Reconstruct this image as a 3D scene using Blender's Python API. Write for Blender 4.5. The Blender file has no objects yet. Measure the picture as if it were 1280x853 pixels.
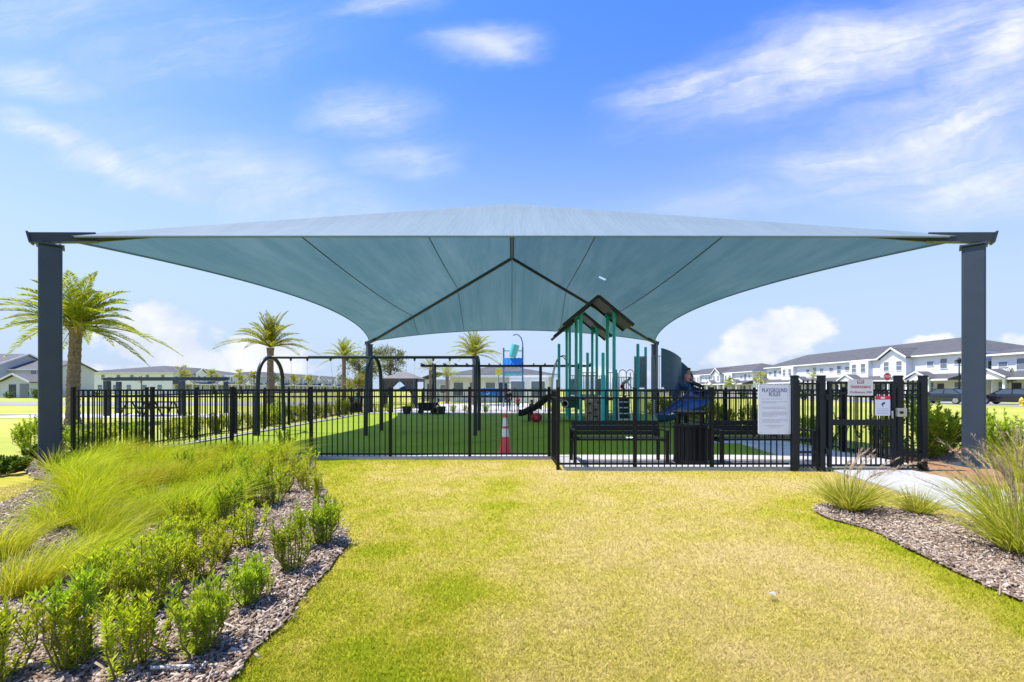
import bpy, bmesh, math, random
import numpy as np
from mathutils import Vector, Matrix

rad = math.radians
PI = math.pi
rnd = random.Random(11)
rng = np.random.default_rng(5)
scene = bpy.context.scene
COL = scene.collection

# ------------------------------------------------------------ camera
F, CX, HY, CH = 540.0, 640.0, 486.0, 1.45
cam = bpy.data.cameras.new('camera')
cam.sensor_width = 36.0
cam.lens = F / 1280 * 36.0
cam.shift_y = (HY - 426.5) / 1280
cam.clip_end = 3000
cam_ob = bpy.data.objects.new('camera', cam)
COL.objects.link(cam_ob)
cam_ob.location = (0, 0, CH)
cam_ob.rotation_euler = (rad(90), 0, 0)
scene.camera = cam_ob

# ------------------------------------------------------------ light
SUN_EL, SUN_AZ = rad(68), rad(273)      # azimuth clockwise from +Y (north)
sun = bpy.data.lights.new('sun', 'SUN')
sun.energy = 3.9
sun.angle = rad(0.5)
sun.color = (1.0, 0.95, 0.87)
sun_ob = bpy.data.objects.new('sun', sun)
COL.objects.link(sun_ob)
sd = Vector((math.sin(SUN_AZ) * math.cos(SUN_EL), math.cos(SUN_AZ) * math.cos(SUN_EL), math.sin(SUN_EL)))
sun_ob.rotation_euler = sd.to_track_quat('Z', 'Y').to_euler()

vs = scene.view_settings
vs.view_transform = 'Standard'
vs.look = 'None'
vs.gamma = 1
vs.use_curve_mapping = False
vs.exposure = 1.15

# ------------------------------------------------------------ world sky
world = bpy.data.worlds.new('World')
scene.world = world
world.use_nodes = True
WN, WL = world.node_tree.nodes, world.node_tree.links
WN.clear()


def wmath(op, a, b=None, c=None, clamp=False):
    n = WN.new('ShaderNodeMath')
    n.operation = op
    n.use_clamp = clamp
    for i, x in enumerate((a, b, c)):
        if x is None:
            continue
        if isinstance(x, (int, float)):
            n.inputs[i].default_value = x
        else:
            WL.new(x, n.inputs[i])
    return n.outputs[0]


def wnoise(vec, scale, detail=6, rough=.55, dist=0.0):
    n = WN.new('ShaderNodeTexNoise')
    n.inputs['Scale'].default_value = scale
    n.inputs['Detail'].default_value = detail
    n.inputs['Roughness'].default_value = rough
    n.inputs['Distortion'].default_value = dist
    WL.new(vec, n.inputs['Vector'])
    return n.outputs[0]


def smooth(x, a, b):
    n = WN.new('ShaderNodeMapRange')
    n.interpolation_type = 'SMOOTHSTEP'
    n.inputs['From Min'].default_value = a
    n.inputs['From Max'].default_value = b
    WL.new(x, n.inputs['Value'])
    return n.outputs[0]


def comb(x, y, z=0.0):
    n = WN.new('ShaderNodeCombineXYZ')
    for i, q in enumerate((x, y, z)):
        if isinstance(q, (int, float)):
            n.inputs[i].default_value = q
        else:
            WL.new(q, n.inputs[i])
    return n.outputs[0]


tc = WN.new('ShaderNodeTexCoord')
sx = WN.new('ShaderNodeSeparateXYZ')
WL.new(tc.outputs['Generated'], sx.inputs[0])
DX, DY, DZ = sx.outputs
dy = wmath('MAXIMUM', DY, 0.03)
U0 = wmath('DIVIDE', DX, dy)          # bearing and height of a sky direction
V0 = wmath('DIVIDE', DZ, dy)
front = smooth(DY, 0.03, 0.2)
wc1 = wmath('SUBTRACT', wnoise(comb(U0, wmath('MULTIPLY', V0, 1.8), 4.4), 2.2, 5, .6), .5)
wc2 = wmath('SUBTRACT', wnoise(comb(U0, wmath('MULTIPLY', V0, 1.8), 8.8), 2.6, 5, .6), .5)
U = wmath('ADD', U0, wmath('MULTIPLY', wc1, .34))      # torn edges
V = wmath('ADD', V0, wmath('MULTIPLY', wc2, .13))


sky = WN.new('ShaderNodeTexSky')
sky.sky_type = 'NISHITA'
sky.sun_disc = False
sky.sun_elevation = SUN_EL
sky.sun_rotation = SUN_AZ
sky.air_density = 1.0
sky.dust_density = 0.6
sky.ozone_density = 2.5
hs = WN.new('ShaderNodeHueSaturation')
hs.inputs['Saturation'].default_value = 1.12
hs.inputs['Value'].default_value = 1.0
tint = WN.new('ShaderNodeMix')
tint.data_type = 'RGBA'
WL.new(smooth(DZ, .05, .75), tint.inputs[0])
tint.inputs[6].default_value = (1.20, .99, 1.0, 1)
tint.inputs[7].default_value = (.68, .79, 1.22, 1)
mul = WN.new('ShaderNodeMix')
mul.data_type = 'RGBA'
mul.blend_type = 'MULTIPLY'
mul.inputs[0].default_value = 1.0
WL.new(sky.outputs[0], mul.inputs[6])
WL.new(tint.outputs[2], mul.inputs[7])
WL.new(mul.outputs[2], hs.inputs['Color'])


def ellipse(px, py, ax, ay, ang):
    """soft 1..0 mask round one cloud's place in the sky"""
    u0, v0 = (px - CX) / F, (HY - py) / F
    ax, ay = ax / F, ay / F
    du, dv = wmath('SUBTRACT', U, u0), wmath('SUBTRACT', V, v0)
    c, s = math.cos(rad(ang)), math.sin(rad(ang))
    a = wmath('ADD', wmath('MULTIPLY', du, c / ax), wmath('MULTIPLY', dv, s / ax))
    b = wmath('ADD', wmath('MULTIPLY', du, -s / ay), wmath('MULTIPLY', dv, c / ay))
    d = wmath('SQRT', wmath('ADD', wmath('MULTIPLY', a, a), wmath('MULTIPLY', b, b)))
    return smooth(d, 1.0, 0.0)


def cloud_sum(lst):
    tot = None
    for px, py, ax, ay, ang, w in lst:
        m = wmath('MULTIPLY', ellipse(px, py, ax, ay, ang), w)
        tot = m if tot is None else wmath('MAXIMUM', tot, m)
    return tot


cir = cloud_sum([
    (1060, 70, 370, 85, 17, 1.0), (870, 112, 150, 50, 10, .85), (1190, 160, 330, 95, 20, .95),
    (1240, 225, 260, 66, 4, .9), (1070, 195, 220, 55, 8, .75), (1290, 30, 230, 130, 40, 1.0), (110, 195, 270, 36, -22, .85),
    (40, 100, 150, 34, -8, .62), (612, 54, 125, 36, 2, .74), (442, 142, 135, 46, 4, .74),
    (508, 193, 110, 38, 2, .64), (300, 230, 340, 90, -14, .5), (700, 330, 700, 60, 0, .12), (480, 5, 120, 26, 3, .6), (240, 60, 300, 80, 10, .4), (60, 20, 260, 70, 6, .42), (960, 250, 260, 40, 6, .35)])
ca, sa = math.cos(rad(14)), math.sin(rad(14))
ru = wmath('ADD', wmath('MULTIPLY', U, ca), wmath('MULTIPLY', V, sa))
rv = wmath('SUBTRACT', wmath('MULTIPLY', V, ca), wmath('MULTIPLY', U, sa))
vstr = comb(wmath('MULTIPLY', ru, 1.0), wmath('MULTIPLY', rv, 2.9), 3.3)
n1 = wnoise(vstr, 2.6, 8, .58, .9)
n2 = wnoise(comb(ru, wmath('MULTIPLY', rv, 5.0), 9.1), 5.0, 6, .6, .4)
cn = wmath('ADD', wmath('MULTIPLY', n1, .75), wmath('MULTIPLY', n2, .25))
n3 = wnoise(comb(wmath('MULTIPLY', ru, .7), wmath('MULTIPLY', rv, 7.5), 5.2), 4.2, 7, .62, .5)
streak = smooth(wmath('ADD', wmath('MULTIPLY', cn, .55), wmath('MULTIPLY', n3, .45)), .36, .64)
cirrus = wmath('MULTIPLY', wmath('POWER', cir, 1.15), wmath('ADD', .34, wmath('MULTIPLY', streak, .72)))
cirrus = wmath('MULTIPLY', cirrus, .98, clamp=True)

cum = cloud_sum([
    (212, 425, 135, 74, -22, 1.25), (195, 462, 150, 34, 0, .9), (335, 448, 140, 46, 0, .95), (430, 462, 120, 26, 0, .6), (965, 418, 135, 56, 4, 1.1),
    (930, 446, 160, 34, 0, .9), (1130, 425, 60, 20, 0, .75), (10, 372, 60, 34, 0, .45), (1270, 440, 80, 30, 0, .5), (700, 462, 300, 30, 0, .4)])
cvec = comb(U0, wmath('MULTIPLY', V0, 1.15), 1.7)
cn2 = wnoise(cvec, 7.5, 7, .56, .2)
cumulus = smooth(wmath('ADD', cum, wmath('MULTIPLY', wmath('SUBTRACT', cn2, .5), 1.6)), .36, .70)
cumulus = wmath('MULTIPLY', cumulus, smooth(cum, .02, .3))
dens = wmath('MULTIPLY', wmath('MAXIMUM', cirrus, wmath('MULTIPLY', cumulus, .93)), front, clamp=True)
hz = smooth(DZ, .58, 0.0)          # pale air towards the horizon
mixh = WN.new('ShaderNodeMix')
mixh.data_type = 'RGBA'
WL.new(wmath('MULTIPLY', hz, .95), mixh.inputs[0])
WL.new(hs.outputs[0], mixh.inputs[6])
mixh.inputs[7].default_value = (1.85, 2.42, 3.30, 1)
mixc = WN.new('ShaderNodeMix')
mixc.data_type = 'RGBA'
WL.new(dens, mixc.inputs[0])
WL.new(mixh.outputs[2], mixc.inputs[6])
shade = WN.new('ShaderNodeMix')
shade.data_type = 'RGBA'
WL.new(smooth(cn2, .35, .65), shade.inputs[0])
shade.inputs[6].default_value = (2.75, 3.0, 3.5, 1)
shade.inputs[7].default_value = (3.7, 3.75, 3.85, 1)
WL.new(shade.outputs[2], mixc.inputs[7])
bg = WN.new('ShaderNodeBackground')
bg.inputs['Strength'].default_value = 0.125
WL.new(mixc.outputs[2], bg.inputs['Color'])
wo = WN.new('ShaderNodeOutputWorld')
WL.new(bg.outputs[0], wo.inputs[0])

# ------------------------------------------------------------ helpers


def G(px, py, z=0.0):
    """ground point seen at a photo pixel"""
    Y = (CH - z) * F / (py - HY)
    return Vector(((px - CX) / F * Y, Y, z))


def at(px, py, Y):
    return Vector(((px - CX) / F * Y, Y, CH + (HY - py) / F * Y))


class MB:
    def __init__(s):
        s.v, s.f, s.m = [], [], []

    def add(s, vs_, fs, mi=0):
        o = len(s.v)
        s.v += [tuple(v) for v in vs_]
        s.f += [tuple(i + o for i in f) for f in fs]
        s.m += [mi] * len(fs)
        return s

    def box(s, c, size, rot=None, mi=0, taper=1.0):
        c = Vector(c)
        hx, hy, hz_ = size[0] / 2, size[1] / 2, size[2] / 2
        P = []
        for z in (-1, 1):
            k = taper if z > 0 else 1.0
            for x, y in ((-1, -1), (1, -1), (1, 1), (-1, 1)):
                p = Vector((x * hx * k, y * hy * k, z * hz_))
                if rot is not None:
                    p = rot @ p
                P.append(c + p)
        return s.add(P, [(3, 2, 1, 0), (4, 5, 6, 7), (0, 1, 5, 4), (1, 2, 6, 5), (2, 3, 7, 6), (3, 0, 4, 7)], mi)

    def box2(s, a, b, mi=0):
        a, b = Vector(a), Vector(b)
        return s.box((a + b) / 2, [abs(q) for q in (b - a)], mi=mi)

    def bar(s, a, b, w, h, up=(0, 0, 1), mi=0):
        a, b = Vector(a), Vector(b)
        d = (b - a)
        L = d.length
        d.normalize()
        up = Vector(up)
        if abs(d.dot(up)) > .99:
            up = Vector((0, 1, 0))
        sde = d.cross(up).normalized()
        u2 = sde.cross(d).normalized()
        R = Matrix((d, sde, u2)).transposed()
        return s.box((a + b) / 2, (L, w, h), R, mi)

    def tube(s, pts, r, n=8, mi=0, caps=True):
        pts = [Vector(p) for p in pts]
        rs = r if isinstance(r, (list, tuple)) else [r] * len(pts)
        rings = []
        nrm = None
        for i, p in enumerate(pts):
            if i == 0:
                t = pts[1] - pts[0]
            elif i == len(pts) - 1:
                t = pts[-1] - pts[-2]
            else:
                t = (pts[i + 1] - pts[i]).normalized() + (pts[i] - pts[i - 1]).normalized()
            t.normalize()
            if nrm is None:
                a = Vector((0, 0, 1)) if abs(t.z) < .9 else Vector((1, 0, 0))
                nrm = t.cross(a).normalized()
            else:
                nrm = (nrm - t * nrm.dot(t)).normalized()
            b = t.cross(nrm)
            rings.append([p + (nrm * math.cos(2 * PI * k / n) + b * math.sin(2 * PI * k / n)) * rs[i] for k in range(n)])
        V_, F_ = [], []
        for q in rings:
            V_ += q
        for i in range(len(rings) - 1):
            for k in range(n):
                k2 = (k + 1) % n
                F_.append((i * n + k, i * n + k2, (i + 1) * n + k2, (i + 1) * n + k))
        if caps:
            F_.append(tuple(reversed(range(n))))
            F_.append(tuple((len(rings) - 1) * n + k for k in range(n)))
        return s.add(V_, F_, mi)

    def lathe(s, prof, c=(0, 0, 0), n=16, mi=0, rot=None, sc=(1, 1, 1)):
        c = Vector(c)
        V_, F_ = [], []
        for r, z in prof:
            for k in range(n):
                p = Vector((r * math.cos(2 * PI * k / n) * sc[0], r * math.sin(2 * PI * k / n) * sc[1], z * sc[2]))
                if rot is not None:
                    p = rot @ p
                V_.append(c + p)
        for i in range(len(prof) - 1):
            for k in range(n):
                k2 = (k + 1) % n
                F_.append((i * n + k, i * n + k2, (i + 1) * n + k2, (i + 1) * n + k))
        if prof[0][0] > 1e-5:
            F_.append(tuple(reversed(range(n))))
        if prof[-1][0] > 1e-5:
            F_.append(tuple((len(prof) - 1) * n + k for k in range(n)))
        return s.add(V_, F_, mi)

    def ball(s, c, r, sc=(1, 1, 1), n=12, mi=0, rot=None):
        prof = [(max(1e-6, r * math.sin(PI * i / 8)), -r * math.cos(PI * i / 8)) for i in range(9)]
        return s.lathe(prof, c, n, mi, rot, sc)

    def prism(s, poly, z0, z1, mi=0):
        n = len(poly)
        V_ = [(x, y, z0) for x, y in poly] + [(x, y, z1) for x, y in poly]
        F_ = [tuple(reversed(range(n))), tuple(range(n, 2 * n))]
        F_ += [(i, (i + 1) % n, n + (i + 1) % n, n + i) for i in range(n)]
        return s.add(V_, F_, mi)

    def extrude(s, poly, a, b, axis, mi=0):
        """poly of (p,q) extruded along an axis: 'x' -> p=y q=z ; 'y' -> p=x q=z"""
        n = len(poly)
        if axis == 'x':
            V_ = [(a, p, q) for p, q in poly] + [(b, p, q) for p, q in poly]
        else:
            V_ = [(p, a, q) for p, q in poly] + [(p, b, q) for p, q in poly]
        F_ = [tuple(range(n)), tuple(reversed(range(n, 2 * n)))]
        F_ += [(i, n + i, n + (i + 1) % n, (i + 1) % n) for i in range(n)]
        return s.add(V_, F_, mi)

    def build(s, name, mats, parent=None, loc=None, smooth_=False, bevel=0, rotz=0):
        me = bpy.data.meshes.new(name)
        me.from_pydata(s.v, [], s.f)
        bm = bmesh.new()
        bm.from_mesh(me)
        bmesh.ops.recalc_face_normals(bm, faces=bm.faces)
        bm.to_mesh(me)
        bm.free()
        if not isinstance(mats, (list, tuple)):
            mats = [mats]
        for m in mats:
            me.materials.append(m)
        if len(mats) > 1:
            me.polygons.foreach_set('material_index', s.m)
        if smooth_:
            me.polygons.foreach_set('use_smooth', [True] * len(me.polygons))
            try:
                me.set_sharp_from_angle(angle=rad(40))
            except Exception:
                pass
        return link(name, me, parent, loc, rotz, bevel)


def link(name, me, parent=None, loc=None, rotz=0, bevel=0):
    o = bpy.data.objects.new(name, me)
    COL.objects.link(o)
    if parent is not None:
        o.parent = parent
    if loc is not None:
        o.location = loc
    if rotz:
        o.rotation_euler = (0, 0, rotz)
    if bevel:
        b = o.modifiers.new('bevel', 'BEVEL')
        b.width = bevel
        b.segments = 2
        b.limit_method = 'ANGLE'
    return o


def np_mesh(name, V_, F_, mat, attr=None, smooth_=False):
    """mesh from numpy arrays; F_ is (n,3) or (n,4)"""
    me = bpy.data.meshes.new(name)
    k = F_.shape[1]
    me.vertices.add(len(V_))
    me.vertices.foreach_set('co', np.ascontiguousarray(V_, dtype=np.float32).ravel())
    me.loops.add(F_.size)
    me.loops.foreach_set('vertex_index', np.ascontiguousarray(F_, dtype=np.int32).ravel())
    me.polygons.add(len(F_))
    me.polygons.foreach_set('loop_start', np.arange(0, F_.size, k, dtype=np.int32))
    me.update(calc_edges=True)
    me.validate()
    if smooth_:
        me.polygons.foreach_set('use_smooth', [True] * len(me.polygons))
    if attr is not None:
        a = me.attributes.new(attr[0], 'FLOAT', 'POINT')
        a.data.foreach_set('value', np.ascontiguousarray(attr[1], dtype=np.float32))
    me.materials.append(mat)
    return me


def tag(o, label=None, cat=None, group=None, kind=None):
    if label:
        o['label'] = label
    if cat:
        o['category'] = cat
    if group:
        o['group'] = group
    if kind:
        o['kind'] = kind
    return o


def thing(name, label, cat, loc=(0, 0, 0), rotz=0, group=None):
    o = bpy.data.objects.new(name, None)
    COL.objects.link(o)
    o.empty_display_size = .2
    o.location = loc
    o.rotation_euler = (0, 0, rotz)
    return tag(o, label, cat, group)


KIDS = {}


def copy_tree(o, parent=None, loc=None, rotz=None, scale=None, label=None, group=None):
    c = o.copy()
    COL.objects.link(c)
    if parent is not None:
        c.parent = parent
    if loc is not None:
        c.location = loc
    if rotz is not None:
        c.rotation_euler = (0, 0, rotz)
    if scale is not None:
        c.scale = scale if isinstance(scale, (tuple, list)) else (scale,) * 3
    if label:
        c['label'] = label
    if group:
        c['group'] = group
    for ch in list(o.children):
        copy_tree(ch, c)
    return c


# ------------------------------------------------------------ materials


def mat_base(name):
    m = bpy.data.materials.new(name)
    m.use_nodes = True
    n = m.node_tree.nodes
    return m, n, m.node_tree.links, n['Principled BSDF']


def nmath(n, l, op, a, b=None, clamp=False):
    q = n.new('ShaderNodeMath')
    q.operation = op
    q.use_clamp = clamp
    for i, x in enumerate((a, b)):
        if x is None:
            continue
        if isinstance(x, (int, float)):
            q.inputs[i].default_value = x
        else:
            l.new(x, q.inputs[i])
    return q.outputs[0]


def ramp(n, l, fac, stops):
    r = n.new('ShaderNodeValToRGB')
    while len(r.color_ramp.elements) < len(stops):
        r.color_ramp.elements.new(.5)
    for e, (p, c) in zip(r.color_ramp.elements, stops):
        e.position = p
        e.color = (*c, 1)
    l.new(fac, r.inputs[0])
    return r.outputs[0]


def noise(n, l, scale, detail=4, rough=.6, coord='Object', stretch=None):
    t = n.new('ShaderNodeTexCoord')
    src = t.outputs[coord] if coord != 'World' else n.new('ShaderNodeNewGeometry').outputs['Position']
    if stretch:
        mp = n.new('ShaderNodeMapping')
        mp.inputs['Scale'].default_value = stretch
        l.new(src, mp.inputs[0])
        src = mp.outputs[0]
    q = n.new('ShaderNodeTexNoise')
    q.inputs['Scale'].default_value = scale
    q.inputs['Detail'].default_value = detail
    q.inputs['Roughness'].default_value = rough
    l.new(src, q.inputs['Vector'])
    return q.outputs[0]


def mat(name, col, rough=.6, metal=0.0, var=.12, vscale=3.0, bump=0.0, bscale=40, spec=.5, coord='World', stretch=None, coat=0):
    m, n, l, p = mat_base(name)
    lo = tuple(max(0, c * (1 - var)) for c in col)
    hi = tuple(min(1, c * (1 + var)) for c in col)
    if var > 0:
        f = noise(n, l, vscale, 5, .65, coord, stretch)
        l.new(ramp(n, l, f, [(.3, lo), (.7, hi)]), p.inputs['Base Color'])
    else:
        p.inputs['Base Color'].default_value = (*col, 1)
    p.inputs['Roughness'].default_value = rough
    p.inputs['Metallic'].default_value = metal
    p.inputs['Specular IOR Level'].default_value = spec
    p.inputs['Coat Weight'].default_value = coat
    if bump > 0:
        b = n.new('ShaderNodeBump')
        b.inputs['Strength'].default_value = bump
        b.inputs['Distance'].default_value = .02
        l.new(noise(n, l, bscale, 4, .6, coord, stretch), b.inputs['Height'])
        l.new(b.outputs[0], p.inputs['Normal'])
    return m


def leaf_mat(name, a, b, c=None, trans=.4, rough=.5):
    """foliage: every leaf its own tint between a and b (and a few c), thin enough to let light through"""
    m, n, l, p = mat_base(name)
    g = n.new('ShaderNodeNewGeometry')
    oi = n.new('ShaderNodeObjectInfo')
    r = nmath(n, l, 'FRACT', nmath(n, l, 'ADD', g.outputs['Random Per Island'], nmath(n, l, 'MULTIPLY', oi.outputs['Random'], .35)))
    stops = [(0, a), (.85, b)]
    if c:
        stops = [(0, a), (.7, b), (1.0, c)]
    colr = ramp(n, l, g.outputs['Random Per Island'], stops)
    hsv = n.new('ShaderNodeHueSaturation')
    l.new(nmath(n, l, 'ADD', .82, nmath(n, l, 'MULTIPLY', oi.outputs['Random'], .36)), hsv.inputs['Value'])
    l.new(nmath(n, l, 'ADD', .488, nmath(n, l, 'MULTIPLY', oi.outputs['Random'], .024)), hsv.inputs['Hue'])
    l.new(colr, hsv.inputs['Color'])
    l.new(hsv.outputs[0], p.inputs['Base Color'])
    p.inputs['Roughness'].default_value = rough
    p.inputs['Specular IOR Level'].default_value = .22
    tr = n.new('ShaderNodeBsdfTranslucent')
    l.new(hsv.outputs[0], tr.inputs['Color'])
    mx = n.new('ShaderNodeMixShader')
    mx.inputs[0].default_value = trans
    l.new(p.outputs[0], mx.inputs[1])
    l.new(tr.outputs[0], mx.inputs[2])
    l.new(mx.outputs[0], n['Material Output'].inputs[0])
    return m


M = {}
M['post_paint'] = mat('charcoal_powder_coat', (.034, .051, .073), .45, 0, .10, 2.0, .04, 300, .4)
M['fence_black'] = mat('black_fence_paint', (.0055, .007, .009), .5, 0, .15, 4, spec=.25)
M['gate_black'] = mat('black_gate_paint', (.008, .013, .018), .5, 0, .15, 4, spec=.3)
M['black_plastic'] = mat('black_plastic', (.012, .013, .015), .5, 0, .2, 6)
M['black_steel'] = mat('black_coated_steel', (.006, .008, .011), .5, 0, .15, 6, spec=.3)
M['bench_slat'] = mat('dark_recycled_slat', (.005, .008, .010), .65, 0, .25, 8, spec=.2)
M['swing_steel'] = mat('dark_swing_steel', (.020, .029, .036), .4, 0, .12, 5)
M['galv'] = mat('galvanised_steel', (.42, .44, .45), .35, .8, .15, 10)
M['white_metal'] = mat('white_sign_face', (.74, .76, .84), .45, 0, .04, 6)
M['sign_cream'] = mat('cream_sign_face', (.72, .69, .68), .45, 0, .05, 6)
M['white_paint'] = mat('white_paint', (.78, .78, .77), .5, 0, .04, 3)
M['navy_ink'] = mat('navy_ink', (.05, .08, .25), .5, 0, 0)
M['grey_ink'] = mat('grey_ink', (.42, .44, .52), .5, 0, 0)
M['red_ink'] = mat('red_ink', (.42, .06, .06), .5, 0, 0)
M['maroon_ink'] = mat('dark_red_ink', (.28, .12, .12), .5, 0, 0)
M['sign_red'] = mat('sign_red', (.62, .03, .07), .45, 0, .05, 6)
M['dark_ink'] = mat('dark_ink', (.06, .06, .09), .5, 0, 0)
M['teal'] = mat('teal_powder_coat', (.018, .52, .50), .38, 0, .10, 4)
M['teal_panel'] = mat('dark_green_panel', (.015, .12, .10), .45, 0, .12, 5)
M['roof_brown'] = mat('dark_brown_shade_roof', (.028, .026, .025), .55, 0, .2, 5)
M['slide_blue'] = mat('blue_rotomoulded_plastic', (.022, .080, .225), .30, 0, .12, 4)
M['slide_grey'] = mat('slate_blue_plastic', (.05, .11, .18), .35, 0, .12, 4)
M['grey_panel'] = mat('grey_barrier_metal', (.24, .28, .30), .45, .2, .1, 5)
M['tan_rock'] = mat('tan_climbing_panel', (.30, .22, .15), .75, 0, .35, 7, .5, 14)
M['cone_orange'] = mat('red_orange_cone', (.86, .07, .06), .45, 0, .10, 6)
M['grey_plastic'] = mat('weathered_pvc', (.40, .39, .37), .5, 0, .1, 8)
M['reflective'] = mat('white_reflective_band', (.82, .80, .80), .4, 0, .04, 8)
M['concrete'] = mat('pale_concrete', (.36, .357, .345), .85, 0, .10, 1.2, .15, 60)
M['concrete_grey'] = mat('grey_concrete', (.46, .45, .44), .85, 0, .14, 1.4, .15, 50)
M['asphalt'] = mat('dry_asphalt', (.22, .22, .22), .9, 0, .15, .8)
M['wall_white'] = mat('white_siding', (.74, .74, .74), .7, 0, .03, .6)
M['wall_grey'] = mat('pale_grey_siding', (.50, .52, .55), .7, 0, .04, .6)
M['wall_beige'] = mat('beige_stucco', (.62, .58, .52), .8, 0, .05, .6)
M['shingle'] = mat('grey_shingle', (.066, .068, .072), .9, 0, .22, 1.2, 0, 20)
M['shingle_brown'] = mat('weathered_shingle', (.095, .095, .10), .9, 0, .2, 1.2)
M['glass'] = mat('window_glass', (.16, .19, .22), .12, 0, .2, .7)
M['door_dark'] = mat('dark_door', (.035, .04, .05), .5, 0, .1, 3)
M['stone'] = mat('grey_stone_veneer', (.33, .31, .29), .9, 0, .35, 3)
M['car_navy'] = mat('dark_navy_car_paint', (.012, .018, .032), .2, .2, .05, 3, coat=.8)
M['car_black'] = mat('black_car_paint', (.012, .013, .018), .2, .2, .05, 3, coat=.8)
M['car_glass'] = mat('tinted_glass', (.05, .065, .075), .06, 0, 0)
M['tyre'] = mat('tyre_rubber', (.02, .02, .02), .8, 0, .1, 8)
M['rim'] = mat('alloy_rim', (.55, .56, .58), .3, .7, .05, 8)
M['lamp_red'] = mat('red_tail_lamp', (.40, .02, .02), .2, 0, 0)
M['lamp_clear'] = mat('clear_headlamp', (.6, .62, .65), .1, 0, 0)
M['hydrant'] = mat('yellow_hydrant_paint', (.75, .55, .04), .45, 0, .08, 8)
M['bark_palm'] = mat('palm_bark', (.19, .14, .095), .95, 0, .45, 9, .7, 22, coord='Object')
M['bark'] = mat('grey_bark', (.17, .13, .09), .95, 0, .3, 9, .4, 30, coord='Object')
M['stem'] = mat('shrub_stem', (.16, .13, .05), .8, 0, .2, 20)
M['cabana'] = mat('grey_cabana_cloth', (.085, .085, .09), .85, 0, .1, 3)
M['cabana_roof'] = mat('taupe_cabana_roof', (.14, .135, .13), .85, 0, .1, 3)
M['blue_fabric'] = mat('blue_fabric', (.02, .16, .55), .7, 0, .12, 5)
M['blue_bright'] = mat('bright_blue_panel', (.02, .20, .60), .4, 0, .1, 4)
M['aqua'] = mat('aqua_bucket_plastic', (.10, .52, .50), .35, 0, .08, 4)
M['yellow_sign'] = mat('yellow_sign', (.75, .62, .05), .5, 0, .05, 5)
M['splash_post'] = mat('blue_grey_post', (.09, .18, .30), .4, .1, .08, 5)
M['skin'] = mat('skin', (.42, .25, .18), .55, 0, .06, 10)
M['hair'] = mat('dark_hair', (.02, .015, .012), .6, 0, .2, 20)
M['cloth_black'] = mat('black_cloth', (.018, .018, .02), .9, 0, .2, 12)
M['cloth_denim'] = mat('blue_denim', (.03, .06, .13), .9, 0, .2, 12)
M['cloth_red'] = mat('red_cloth', (.45, .02, .04), .85, 0, .15, 12)
M['cloth_white'] = mat('white_cloth', (.72, .74, .78), .85, 0, .08, 12)
M['cloth_pink'] = mat('dusty_pink_cloth', (.46, .20, .19), .85, 0, .3, 12)
M['cloth_brown'] = mat('brown_cloth', (.16, .10, .06), .85, 0, .2, 12)
M['cloth_teal'] = mat('teal_cloth', (.08, .42, .37), .85, 0, .12, 12)

M['shrub_leaf'] = leaf_mat('shrub_leaf', (.21, .33, .010), (.40, .51, .016), (.58, .61, .03), .50)
M['shrub_leaf_light'] = leaf_mat('shrub_leaf_light', (.33, .43, .010), (.54, .59, .016), (.68, .66, .04), .50)
M['dark_leaf'] = leaf_mat('dark_leaf', (.055, .12, .014), (.13, .22, .018), (.22, .29, .03), .3)
M['grass_blade'] = leaf_mat('muhly_blade', (.28, .37, .004), (.49, .55, .012), (.64, .62, .06), .47)
M['grass_gold'] = leaf_mat('golden_blade', (.34, .35, .010), (.52, .50, .02), (.64, .57, .09), .45)
M['fountain_blade'] = leaf_mat('fountain_blade', (.24, .28, .012), (.44, .43, .03), (.64, .54, .14), .45)
M['plume'] = leaf_mat('tan_plume', (.34, .25, .15), (.52, .42, .29), None, .3)
M['palm_leaf'] = leaf_mat('palm_leaf', (.17, .23, .012), (.38, .41, .018), (.54, .50, .03), .45)
M['palm_leaf_dark'] = leaf_mat('palm_leaf_dark', (.10, .14, .03), (.26, .28, .03), (.36, .34, .05), .35)
M['yellow_leaf'] = leaf_mat('yellow_leaf', (.22, .24, .015), (.42, .40, .025), (.52, .46, .04), .38)
M['tree_leaf'] = leaf_mat('tree_leaf', (.10, .13, .045), (.22, .24, .07), (.30, .30, .09), .32)
M['palm_dead'] = mat('dry_frond_base', (.36, .24, .11), .9, 0, .3, 12)


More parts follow.
